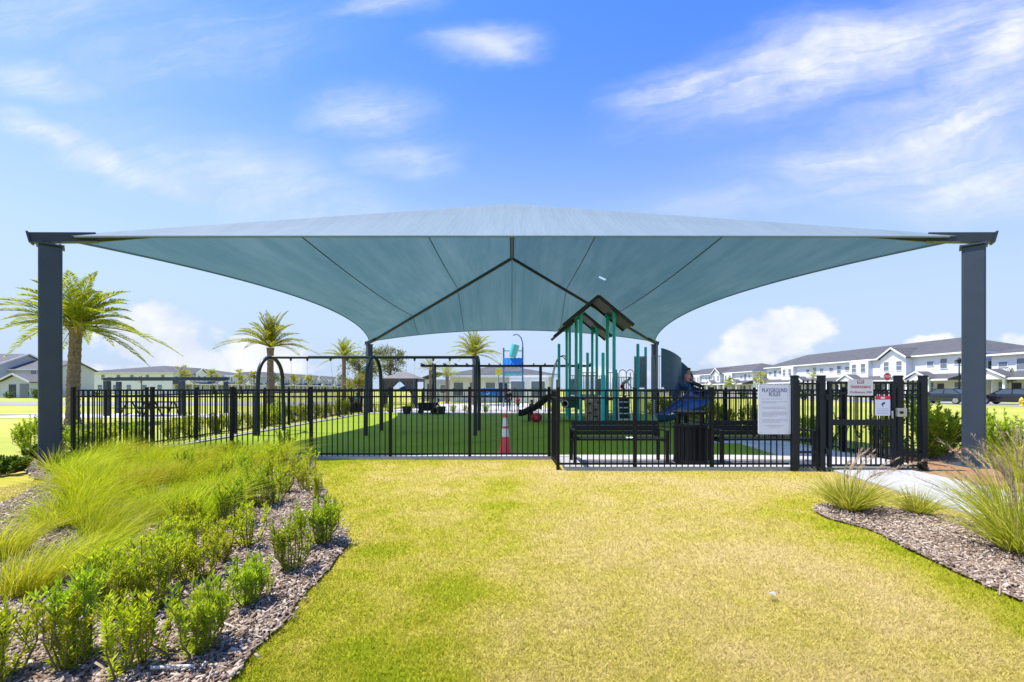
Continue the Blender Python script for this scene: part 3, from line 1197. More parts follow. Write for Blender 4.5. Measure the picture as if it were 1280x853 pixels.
# rules sign
c = at(968.3, 512, 7.63)
sg = thing('rules_sign', 'white rounded playground rules sign with navy heading hung on the fence', 'sign', (c.x, 7.64, c.z))
MB().extrude(rounded(.57, .88, .025), -.008, .008, 'y').build('sign_face', M['white_metal'], sg)
text_mesh('PLAYGROUND', .098, M['navy_ink'], sg, (0, -.0095, .335), width=.44, bold=.0008)
text_mesh('RULES', .098, M['navy_ink'], sg, (0, -.0095, .262), width=.20, bold=.0008)
ln = MB()
rr = random.Random(4)
for z, a, b in ((.185, -.22, .13), (.135, -.22, .22), (.112, -.22, .05), (.04, -.22, .18), (.018, -.22, .20), (-.05, -.22, .22), (-.073, -.22, .22), (-.096, -.22, .22),
                (-.119, -.22, .04), (-.18, -.22, .22), (-.203, -.22, .22), (-.226, -.22, .10), (-.285, -.16, .17), (-.31, -.10, .12)):
    x = a
    while x < b:
        w = min(b - x, .02 + .04 * rr.random())
        ln.box2((x, -.0088, z - .0055), (x + w, -.0079, z + .0055))
        x += w + .011
ln.build('rule_lines', M['grey_ink'], sg)
bt = MB()
for x in (-.25, .25):
    for z in (-.4, .4):
        bt.lathe([(.007, 0), (.007, .006)], (x, -.008, z), 8, rot=Matrix.Rotation(rad(90), 3, 'X'))
bt.build('bolt', M['galv'], sg)

c = at(1076, 484.5, 7.55)
sg = thing('warning_sign', 'cream no trespassing sign with dark red lettering at the top of the gate', 'sign', (c.x, 7.557, c.z))
MB().extrude(rounded(.435, .285, .02), -.003, .003, 'y').build('sign_face', M['sign_cream'], sg)
MB().box2((-.06, -.0045, .066), (.06, -.0032, .132)).build('red_block', M['maroon_ink'], sg)
text_mesh('NO', .062, M['sign_cream'], sg, (0, -.006, .098), bold=.001)
text_mesh('TRESPASSING', .062, M['red_ink'], sg, (0, -.0045, .005), width=.36, bold=.001)
text_mesh('Ordinance 200', .058, M['maroon_ink'], sg, (0, -.0045, -.085), width=.38, bold=.0005)

c = at(1104, 507.5, 7.55)
sg = thing('warning_sign', 'white sign with red header band and dark pictogram below the cream one', 'sign', (c.x, 7.562, c.z))
MB().extrude(rounded(.262, .345, .015), -.003, .003, 'y').build('sign_face', M['white_metal'], sg)
MB().box2((-.131, -.0046, .108), (.131, -.0032, .172)).build('red_band', M['sign_red'], sg)
MB().box2((-.035, -.006, .125), (.035, -.0047, .155)).build('white_mark', M['white_paint'], sg)
pg = MB()
pg.bar((-.02, -.004, .02), (.035, -.004, .055), .002, .034, up=(0, 0, 1))
pg.bar((.0, -.004, .02), (.0, -.004, -.02), .002, .012, up=(1, 0, 0))
pg.build('pictogram', M['dark_ink'], sg)
ln = MB()
for z, a in ((-.055, .10), (-.085, .11), (-.112, .09), (-.138, .10)):
    ln.box2((-a, -.0042, z - .004), (a, -.0033, z + .004))
ln.build('text_lines', M['grey_ink'], sg)

# ------------------------------------------------------------ benches, can, cone
def bench(label, loc):
    t = thing('park_bench', label, 'bench', loc, 0, 'black slatted benches behind the fence')
    L = 1.76
    st = MB()
    for k in range(4):
        st.box((L / 2, .06 + k * .115, .455), (L - .06, .10, .032))
    st.build('seat', M['bench_slat'], t, bevel=.006)
    bk = MB()
    R = Matrix.Rotation(rad(-12), 3, 'X')
    for z, hh in ((.53, .075), (.625, .10), (.725, .085)):
        bk.box((L / 2, .50 + (z - .45) * .22, z), (L - .06, .03, hh), R)
    bk.build('backrest', M['bench_slat'], t, bevel=.006)
    for x in (.03, L - .03):
        s_ = 1 if x < .5 else -1
        MB().box2((x - .03, .0, 0), (x + .03, .05, .60)).build('leg', M['black_steel'], t, bevel=.006)
        MB().box2((x - .03, .50, 0), (x + .03, .555, .60)).build('leg', M['black_steel'], t, bevel=.006)
        MB().box2((x - .035, -.02, .60), (x + .035, .57, .63)).build('armrest', M['black_steel'], t, bevel=.008)
        MB().box2((x - .022, .051, .40), (x + .022, .499, .435)).build('seat_rail', M['black_steel'], t)
        MB().bar((x + s_ * .07, .50, .44), (x + s_ * .07, .575, .765), .03, .04, up=(1, 0, 0)).build('back_bracket', M['black_steel'], t)
    return t


bench('black slatted bench left of the trash can with a crumpled white paper on its seat', (1.13, 7.93, .055))
bench('black slatted bench right of the trash can behind the playground rules sign', (3.83, 7.93, .055))
cr = MB()
r2 = random.Random(8)
V_ = []
for i in range(8):
    for j in range(4):
        V_.append(Vector((-.07 + i * .02, -.03 + j * .02, .004 + .022 * r2.random())))
F_ = [(i * 4 + j, (i + 1) * 4 + j, (i + 1) * 4 + j + 1, i * 4 + j + 1) for i in range(7) for j in range(3)]
cr.add(V_, F_)
o = cr.build('paper_scrap', M['cloth_white'], None, (2.19, 8.02, .055 + .473))
tag(o, 'crumpled white paper left on the seat of the left bench', 'paper')

tc_ = thing('trash_can', 'black round slatted trash can with flat lid between the benches', 'trash can', (3.39, 8.22, .055))
bar = MB()
for k in range(26):
    a = 2 * PI * k / 26
    R = Matrix.Rotation(a, 3, 'Z')
    d = R @ Vector((1, 0, 0))
    bar.box(d * .292 + Vector((0, 0, .385)), (.012, .060, .69), R)
body = bar.build('body', M['bench_slat'], tc_)
MB().lathe([(.262, .05), (.272, .72), (.268, .72), (.255, .055)], n=24).build('liner', M['black_plastic'], tc_)
for z in (.045, .70):
    MB().lathe([(.300, z - .02), (.306, z - .02), (.306, z + .02), (.300, z + .02)], n=28).build('band', M['black_steel'], tc_)
MB().lathe([(.0, .0), (.30, .0), (.30, .025), (.0, .03)], n=24).build('base', M['black_steel'], tc_)
for a in (20, 110, 200, 290):
    MB().box2((.285 * math.cos(rad(a)) - .016, .285 * math.sin(rad(a)) - .016, .72), (.285 * math.cos(rad(a)) + .016, .285 * math.sin(rad(a)) + .016, .93)).build('upright', M['black_steel'], tc_)
MB().lathe([(.0, .925), (.31, .925), (.315, .94), (.315, .962), (.30, .972), (.0, .985)], n=28).build('lid', M['bench_slat'], tc_, smooth_=True)

c = G(631.5, 568)
cn_ = thing('traffic_cone', 'tall red orange traffic cone with two white bands standing on the turf', 'traffic cone', (c.x, c.y, .006))
MB().box((0, 0, .014), (.34, .34, .028)).build('base', M['cone_orange'], cn_, bevel=.008)


def cr_(z):
    return .125 - (z - .028) / (.9 - .028) * .095


MB().lathe([(cr_(.028) + .01, .028), (cr_(.03), .045), (cr_(.88), .88), (cr_(.9) * .8, .9), (.018, .9), (.018, .86)], n=24).build('cone', M['cone_orange'], cn_, smooth_=True)
for z0, z1 in ((.385, .565), (.615, .80)):
    MB().lathe([(cr_(z0) + .0005, z0), (cr_(z0) + .003, z0 + .002), (cr_(z1) + .003, z1 - .002), (cr_(z1) + .0005, z1)], n=24).build('reflective_band', M['reflective'], cn_, smooth_=True)

# ------------------------------------------------------------ swing set
sw = thing('swing_set', 'dark steel arch swing set with two bays on the turf', 'swing set', (-4.5, 14.1, 0))
BZ = 2.47
for x in (-3.37, 0, 3.37):
    pts = []
    for i in range(25):
        a = PI * i / 24
        pts.append((x, -.72 * math.cos(a) * (1.0), BZ - .80 + .80 * math.sin(a) ** .9))
    pts = [(x, -.80, .0), (x, -.78, .8)] + pts + [(x, .78, .8), (x, .80, 0)]
    MB().tube(pts, .062, 10).build('arch_leg', M['swing_steel'], sw, smooth_=True)
for x0 in (-3.37, 0):
    MB().tube([(x0, 0, BZ), (x0 + 3.37, 0, BZ)], .048, 10).build('top_beam', M['swing_steel'], sw, smooth_=True)
pd = MB().lathe([(.10, .02), (.10, 1.35), (.085, 1.38)], (-3.37, -.79, 0), 14)
pd.build('post_pad', M['black_plastic'], sw, smooth_=True)


def swing(x, bucket, label, sway):
    t = thing('swing', label, 'swing', (-4.5 + x, 14.1, BZ - .05), 0, 'swings hanging from the arch frame')
    zs = -(BZ - .05 - (.74 if bucket else .52))
    ch = MB()
    for s_ in (-.27, .27):
        MB().lathe([(.03, -.05), (.03, 0), (.045, .005), (.045, .06), (.02, .08)], (s_, 0, -.02), 8).build('hanger', M['swing_steel'], t)
        top = Vector((s_, 0, -.06))
        bot = Vector((s_ * .72, sway, zs + .12))
        n = 46
        for i in range(n):
            a, b = top.lerp(bot, i / n), top.lerp(bot, (i + .8) / n)
            ch.bar(a, b, .010 if i % 2 else .004, .004 if i % 2 else .010)
    ch.build('chain', M['galv'], t)
    if bucket:
        b = MB().lathe([(.03, -.13), (.11, -.12), (.14, .0), (.15, .13), (.135, .13), (.125, .0), (.09, -.10)], (0, sway, zs), 14, sc=(1, .8, 1))
        b.build('bucket_seat', M['black_plastic'], t, smooth_=True)
    else:
        V_, F_ = [], []
        for i in range(9):
            u = i / 8
            xx_ = -.195 + .39 * u
            z = zs + .12 - .13 * math.sin(PI * u)
            for yv in (-.07, .07):
                for dz in (0, .012):
                    V_.append((xx_, sway + yv, z + dz))
        for i in range(8):
            a = i * 4
            F_ += [(a, a + 2, a + 6, a + 4), (a + 1, a + 5, a + 7, a + 3), (a, a + 4, a + 5, a + 1), (a + 2, a + 3, a + 7, a + 6)]
        MB().add(V_, F_).build('belt_seat', M['black_plastic'], t)
    return t


swing(-2.45, False, 'black belt swing on thin chains, leftmost in the swing set', .1)
swing(-1.15, False, 'black belt swing hanging just left of the middle arch', .25)
swing(1.05, True, 'black bucket swing hanging just right of the middle arch', .05)
swing(2.2, True, 'black bucket swing hanging nearest the right arch', -.05)

# ------------------------------------------------------------ play structure
PX, PY = 3.5, 17.6
ps = thing('play_structure', 'teal post playground structure with two dark gabled roofs and blue and black slides', 'play structure', (PX, PY, 0))
PO = Vector((PX, PY, 0))


def pl(x, y, z):
    return Vector((x, y, z)) - PO


def ppost(px, Y, top_py=None, ztop=None, r=.056, name='post', m='teal'):
    X = (px - CX) / F * Y
    z = ztop if ztop else CH + (HY - top_py) / F * Y
    mb = MB().lathe([(r, 0), (r, z - .03), (r * .85, z - .005), (r * .4, z), (0, z)], pl(X, Y, 0), 12)
    o = mb.build(name, M[m], ps, smooth_=True)
    cl = MB().lathe([(r + .012, 1.02), (r + .012, 1.09)], pl(X, Y, 0), 12)
    cl.build('clamp', M[m], o)
    return X


# tower A and tower B carry the roofs
for Y0, Y1, xs in ((17.6, 18.85, (2.80, 4.16)), (21.4, 22.6, (2.86, 4.20))):
    for x in xs:
        for Y in (Y0, Y1):
            zt = 5.22 - abs(x - 3.5) * .83 - .06
            o = MB().lathe([(.068, 0), (.068, zt)], pl(x, Y, 0), 12).build('post', M['teal'], ps, smooth_=True)
            MB().bar(pl(x - .11, Y - .07, zt - .03 + .08 * (1 if x < 3.5 else -1) * -1), pl(x + .11, Y - .07, zt - .03 + .08 * (1 if x < 3.5 else -1)), .012, .19).build('roof_bracket', M['teal'], o)
    # deck
    dk = MB().box2(pl(xs[0] - .05, Y0 - .05, 1.02), pl(xs[1] + .05, Y1 + .05, 1.08))
    dk.box2(pl(xs[0] - .05, Y0 - .05, .97), pl(xs[1] + .05, Y0 - .02, 1.02))
    dk.build('deck', M['swing_steel'], ps)
    ya, yb = Y0 - .12, Y1 + .22
    for s_ in (-1, 1):
        a = Vector((0, 0, 5.22))
        e = Vector((s_ * 1.43, 0, 5.22 - 1.43 * .83))
        nrm = (e - a).cross(Vector((0, 1, 0))).normalized()
        rf = MB()
        wid = (e - a).length
        # ribbed panel with raised lips front and back
        rf.bar(pl(3.5, (ya + yb) / 2, 0) + a, pl(3.5, (ya + yb) / 2, 0) + e, yb - ya, .035, up=(0, 0, 1))
        for yq in (ya, yb):
            rf.bar(pl(3.5, yq, -.02) + a, pl(3.5, yq, -.02) + e * 1.0, .05, .13, up=(0, 0, 1))
        for k in range(1, 5):
            yq = ya + (yb - ya) * k / 5
            rf.bar(pl(3.5, yq, .022) + a, pl(3.5, yq, .022) + e, .04, .02, up=(0, 0, 1))
        ro = rf.build('shade_roof', M['roof_brown'], ps)
        MB().bar(pl(3.5, ya - .05, -.10) + a.lerp(e, .36), pl(3.5, ya - .05, -.10) + a.lerp(e, .62), .02, .10, up=(0, 0, 1)).build('roof_rib', M['roof_brown'], ro)

for px, Y, top, r in ((698.7, 20.0, 430, .065), (734.4, 20.1, 441, .065), (753.8, 16.7, 441, .062), (770, 19.4, 462, .055), (797.4, 18.0, 430, .065), (807, 19.2, 434, .06), (711, 20.6, 486, .07)):
    ppost(px, Y, top, r=r)
# thick lower sleeve on the front post
MB().lathe([(.085, 0), (.085, 1.95), (.065, 2.0)], pl((753.8 - CX) / F * 16.7, 16.7, 0), 14).build('post_sleeve', M['teal'], ps, smooth_=True)

# bridge decks linking the towers, right-hand deck
MB().box2(pl(4.21, 17.75, 1.03), pl(6.5, 18.9, 1.085)).build('deck', M['swing_steel'], ps)
MB().box2(pl(2.85, 18.92, 1.03), pl(4.1, 21.3, 1.085)).build('deck', M['swing_steel'], ps)
MB().box2(pl(2.0, 18.6, .93), pl(2.74, 20.2, .98)).build('deck', M['swing_steel'], ps)


def barrier(a, b, z0, z1, pitch=.09, r=.012, solid=False):
    a, b = Vector(a), Vector(b)
    mb = MB()
    d = b - a
    n = max(2, int(d.length / pitch))
    for z in (z0, z1):
        mb.bar(a + Vector((0, 0, z)), b + Vector((0, 0, z)), .03, .03)
    if solid:
        mb.bar(a + Vector((0, 0, (z0 + z1) / 2)), b + Vector((0, 0, (z0 + z1) / 2)), .02, z1 - z0 - .04)
    else:
        for i in range(n + 1):
            p = a.lerp(b, i / n)
            mb.tube([p + Vector((0, 0, z0)), p + Vector((0, 0, z1))], r, 6, caps=False)
    return mb


def bar_part(a, b, z0, z1, **k):
    barrier(pl(*a, 0), pl(*b, 0), z0, z1, **k).build('barrier', M['grey_panel'], ps)


bar_part((2.86, 18.86), (4.1, 18.86), 1.15, 2.0)
bar_part((2.8, 17.68), (2.8, 18.8), 1.15, 2.25)
bar_part((2.82, 17.60), (3.42, 17.60), 1.15, 2.1)
bar_part((3.9, 17.60), (4.12, 17.60), 1.15, 2.1)
bar_part((2.9, 21.4), (4.2, 21.4), 1.15, 2.1)
bar_part((2.9, 19.1), (2.9, 21.2), 1.15, 1.9)
bar_part((4.12, 19.1), (4.12, 21.2), 1.15, 1.9)
bar_part((4.4, 18.92), (5.2, 18.92), 1.15, 1.95)
bar_part((5.35, 18.92), (5.9, 18.92), 1.5, 2.85, solid=True)
bar_part((6.0, 18.6), (6.9, 18.6), 1.30, 2.85, pitch=.11)
bar_part((2.05, 18.6), (2.05, 20.0), 1.0, 1.85)
# hoop rails by the right deck
for x in (5.0, 5.35):
    MB().tube([pl(x, 20.2, 1.1), pl(x, 20.2, 2.15), pl(x + .04, 20.2, 2.28), pl(x + .18, 20.2, 2.34), pl(x + .3, 20.2, 2.28), pl(x + .34, 20.2, 2.15), pl(x + .34, 20.2, 1.1)], .02, 8).build('hand_rail', M['galv'], ps, smooth_=True)
# arched rails above the left slide
for dy_ in (0, .55):
    pts = []
    for k in range(15):
        a = k / 14 * PI / 2
        pts.append(pl(1.78 + .45 * (1 - math.cos(a)), 19.0 + dy_, 1.35 + 1.55 * math.sin(a)))
    MB().tube([pl(1.74, 19.0 + dy_, .9)] + pts + [pl(2.3, 19.0 + dy_, 2.9), pl(2.42, 19.0 + dy_, 2.75)], .022, 8).build('arch_rail', M['galv'], ps, smooth_=True)
# dark under-deck panel with a porthole ring, climbing wall, ladder
MB().box2(pl(2.22, 18.62, .62), pl(2.72, 18.66, 1.10)).build('play_panel', M['teal_panel'], ps)
tor = MB()
rp = [(.115, -.02), (.165, -.02), (.165, .02), (.115, .02), (.115, -.02)]
tor.lathe(rp, pl(2.27, 18.58, .80), 18, rot=Matrix.Rotation(rad(90), 3, 'X'))
tor.build('porthole_ring', M['galv'], ps, smooth_=True)
MB().box2(pl(4.45, 18.95, .1), pl(5.15, 18.99, 1.0)).build('play_panel', M['teal_panel'], ps)
MB().box2(pl(5.35, 18.3, .1), pl(5.39, 18.95, 1.0)).build('play_panel', M['teal_panel'], ps)
cw = MB()
r3 = random.Random(5)
nx_, nz_ = 9, 11
V_ = []
for j in range(nz_):
    for i in range(nx_):
        edge_ = i in (0, nx_ - 1) or j in (0, nz_ - 1)
        V_.append(pl(2.95 + .68 * i / (nx_ - 1) + (0 if edge_ else r3.uniform(-.02, .02)), 17.15 + .30 * j / (nz_ - 1) + (.07 if edge_ else r3.uniform(-.06, .03)), 1.08 * j / (nz_ - 1)))
F_ = [(j * nx_ + i, j * nx_ + i + 1, (j + 1) * nx_ + i + 1, (j + 1) * nx_ + i) for j in range(nz_ - 1) for i in range(nx_ - 1)]
nb_ = len(V_)
V_ += [v + Vector((0, .16, 0)) for v in V_]
F_ += [tuple(q + nb_ for q in reversed(f)) for f in F_]
for j in range(nz_ - 1):
    for i in (0, nx_ - 1):
        a, b = j * nx_ + i, (j + 1) * nx_ + i
        F_.append((a, b, b + nb_, a + nb_))
cw.add(V_, F_)
wall_ = cw.build('climbing_wall', M['tan_rock'], ps, smooth_=True)
for x, z in ((3.33, .35), (3.33, .62), (3.10, .85), (3.5, .9), (3.08, .48)):
    yq = 17.15 + .30 * z / 1.08
    MB().box(pl(x, yq - .04, z), (.17, .08, .05)).build('hand_hold', M['black_plastic'], wall_, bevel=.01)
for x in (4.30, 4.82):
    MB().tube([pl(x, 17.35, 0), pl(x, 17.5, 1.0), pl(x, 17.6, 2.1)], .025, 8).build('ladder_rail', M['white_paint'], ps, smooth_=True)
for k in range(4):
    MB().box(pl(4.56, 17.37 + .035 * k, .22 + .23 * k), (.50, .17, .035)).build('ladder_step', M['white_paint'], ps)
# coil climber by the right post
pts = [pl(5.72 + .07 * math.cos(k * .7), 17.5 + .07 * math.sin(k * .7), .05 + k * .0085) for k in range(110)]
MB().tube(pts, .014, 5).build('coil_climber', M['white_paint'], ps, smooth_=True)


def u_sweep(path, w, h, th=.035, bank=None, ups=None):
    """an open trough of half width w and wall height h along a path"""
    path = [Vector(p) for p in path]
    sec = []
    for k in range(13):
        a = PI * k / 12
        x = -w * math.cos(a)
        z = h * (1 - math.sin(a) ** .7)
        sec.append((x, z))
    out = [(x * (1 + th / w), z - (th if 0 < i < 12 else 0)) for i, (x, z) in enumerate(sec)]
    loop = sec + out[::-1]
    n = len(loop)
    V_, F_ = [], []
    for i, p in enumerate(path):
        t = (path[min(i + 1, len(path) - 1)] - path[max(i - 1, 0)]).normalized()
        sd_ = Vector((t.y, -t.x, 0)).normalized()
        up = sd_.cross(t).normalized()
        if up.z < 0:
            up = -up
        bk = bank[i] if bank else 0
        R = Matrix.Rotation(bk, 3, t)
        sd_, up = R @ sd_, R @ up
        for x, z in loop:
            V_.append(p + sd_ * x + up * z)
    for i in range(len(path) - 1):
        for k in range(n):
            k2 = (k + 1) % n
            F_.append((i * n + k, i * n + k2, (i + 1) * n + k2, (i + 1) * n + k))
    F_.append(tuple(range(n)))
    F_.append(tuple(reversed(range((len(path) - 1) * n, len(path) * n))))
    return MB().add(V_, F_)


def spline(ctrl, n):
    P = [Vector(c) for c in ctrl]
    P = [P[0] * 2 - P[1]] + P + [P[-1] * 2 - P[-2]]
    out = []
    m_ = len(P) - 3
    for i in range(n + 1):
        s = i / n * m_
        k = min(int(s), m_ - 1)
        t = s - k
        a, b, c, d = P[k:k + 4]
        out.append(.5 * ((2 * b) + (c - a) * t + (2 * a - 5 * b + 4 * c - d) * t * t + (-a + 3 * b - 3 * c + d) * t ** 3))
    return out


# blue spiral slide: starts on the right deck, swings out and back down to the left
path = spline([pl(6.35, 17.85, 1.42), pl(6.95, 17.75, 1.38), pl(7.34, 17.25, 1.20), pl(7.14, 16.65, .90), pl(6.55, 16.35, .58), pl(5.95, 16.35, .28), pl(5.55, 16.45, .18)], 40)
bk = [-.38 * math.sin(PI * min(1, max(0, (i - 4) / 34))) for i in range(41)]
u_sweep(path, .43, .30, bank=bk).build('spiral_slide', M['slide_blue'], ps, smooth_=True)
# tall hood at its mouth: curved side wall towards the camera and an arched end
NH = 14
V_, F_ = [], []
for i in range(NH + 1):
    u = i / NH
    x = 6.03 + .79 * u
    yb = 17.52 - .26 * math.sin(PI * (.12 + .80 * u))
    zt = 3.05 - .40 * u ** 1.15
    zb = 1.50 - .55 * max(0, min(1, (u - .25) / .3))
    for dy_, zz_ in ((0, zt), (0, zb), (.05, zt), (.05, zb)):
        V_.append(pl(x, yb + dy_, zz_))
for i in range(NH):
    a, b = i * 4, i * 4 + 4
    F_ += [(a, a + 1, b + 1, b), (a + 2, b + 2, b + 3, a + 3), (a, b, b + 2, a + 2), (a + 1, a + 3, b + 3, b + 1)]
F_ += [(0, 2, 3, 1), (NH * 4, NH * 4 + 1, NH * 4 + 3, NH * 4 + 2)]
hood = MB().add(V_, F_).build('slide_hood', M['slide_grey'], ps, smooth_=True)
MB().tube([V_[i * 4] + Vector((0, .025, .01)) for i in range(NH + 1)], .03, 8).build('hood_rim', M['slide_grey'], hood, smooth_=True)
hood_end = V_[NH * 4] + Vector((0, .025, 0))
hood_low = V_[NH * 4 + 1] + Vector((0, .025, 0))
V_, F_ = [], []
NA = 15
for i in range(NA):
    a = rad(100) * i / (NA - 1)
    x = 6.70 + .76 * math.sin(a)
    zt = 2.78 - .80 * (1 - math.cos(a)) ** .8
    y = 18.28 - .50 * (1 - math.cos(a))
    for dz, dn in ((zt, 0), (1.42, 0), (zt, .04), (1.42, .04)):
        V_.append(pl(x - dn * math.sin(a), y + dn * math.cos(a), dz))
for i in range(NA - 1):
    a, b = i * 4, i * 4 + 4
    F_ += [(a, b, b + 1, a + 1), (a + 2, a + 3, b + 3, b + 2), (a, a + 2, b + 2, b), (a + 1, b + 1, b + 3, a + 3)]
MB().add(V_, F_).build('hood_back', M['slide_grey'], ps, smooth_=True)
MB().tube([hood_low, hood_end], .028, 8).build('hood_edge', M['grey_panel'], hood)
for x, y, z in ((6.9, 17.1, 1.15), (6.3, 16.6, .4)):
    MB().tube([pl(x, y, 0), pl(x, y, z)], .045, 10).build('slide_leg', M['black_steel'], ps)
# black wave slide to the left
path = spline([pl(2.0, 19.25, 1.02), pl(1.62, 19.25, .95), pl(1.2, 19.25, .60), pl(.85, 19.25, .42), pl(.5, 19.25, .27), pl(.28, 19.25, .26)], 24)
u_sweep(path, .30, .24).build('wave_slide', M['black_plastic'], ps, smooth_=True)
MB().tube([pl(.75, 19.25, 0), pl(.75, 19.25, .34)], .04, 8).build('slide_leg', M['black_steel'], ps)


# ------------------------------------------------------------ people
def skin_mesh(nodes, edges, root):
    """nodes: list of (pos, radius) ; one continuous tapered surface"""
    me = bpy.data.meshes.new('skin')
    me.from_pydata([n[0] for n in nodes], edges, [])
    ob = bpy.data.objects.new('skin_tmp', me)
    COL.objects.link(ob)
    m = ob.modifiers.new('s', 'SKIN')
    m.use_smooth_shade = True
    if not me.skin_vertices:
        bpy.context.view_layer.objects.active = ob
    for i, v in enumerate(me.skin_vertices[0].data):
        r = nodes[i][1]
        v.radius = (r, r) if not isinstance(r, tuple) else r
        v.use_root = (i == root)
    sb = ob.modifiers.new('b', 'SUBSURF')
    sb.levels = sb.render_levels = 1
    bpy.context.view_layer.update()
    dg = bpy.context.evaluated_depsgraph_get()
    out = bpy.data.meshes.new_from_object(ob.evaluated_get(dg), depsgraph=dg)
    bpy.data.objects.remove(ob)
    bpy.data.meshes.remove(me)
    return out


STAND = dict(pel=(0, 0, .53), spi=(0, .0, .63), che=(0, 0, .74), nec=(0, 0, .835), hd0=(0, -.005, .875), hd1=(0, -.012, .955),
             shL=(.105, 0, .80), elL=(.135, .01, .64), wrL=(.14, -.03, .50), shR=(-.105, 0, .80), elR=(-.135, .01, .64), wrR=(-.14, -.03, .50),
             hiL=(.055, 0, .50), knL=(.06, -.012, .285), anL=(.06, .012, .045), toL=(.066, -.085, .02),
             hiR=(-.055, 0, .50), knR=(-.06, -.012, .285), anR=(-.06, .012, .045), toR=(-.066, -.085, .02))
RADI = dict(pel=.075, spi=.068, che=.082, nec=.030, hd0=.046, hd1=.055, shL=.036, elL=.026, wrL=.018, shR=.036, elR=.026, wrR=.018,
            hiL=.052, knL=.037, anL=.022, toL=.020, hiR=.052, knR=.037, anR=.022, toR=.020)
BONES = [('pel', 'spi'), ('spi', 'che'), ('che', 'nec'), ('nec', 'hd0'), ('hd0', 'hd1'), ('che', 'shL'), ('shL', 'elL'), ('elL', 'wrL'), ('che', 'shR'), ('shR', 'elR'), ('elR', 'wrR'),
         ('pel', 'hiL'), ('hiL', 'knL'), ('knL', 'anL'), ('anL', 'toL'), ('pel', 'hiR'), ('hiR', 'knR'), ('knR', 'anR'), ('anR', 'toR')]


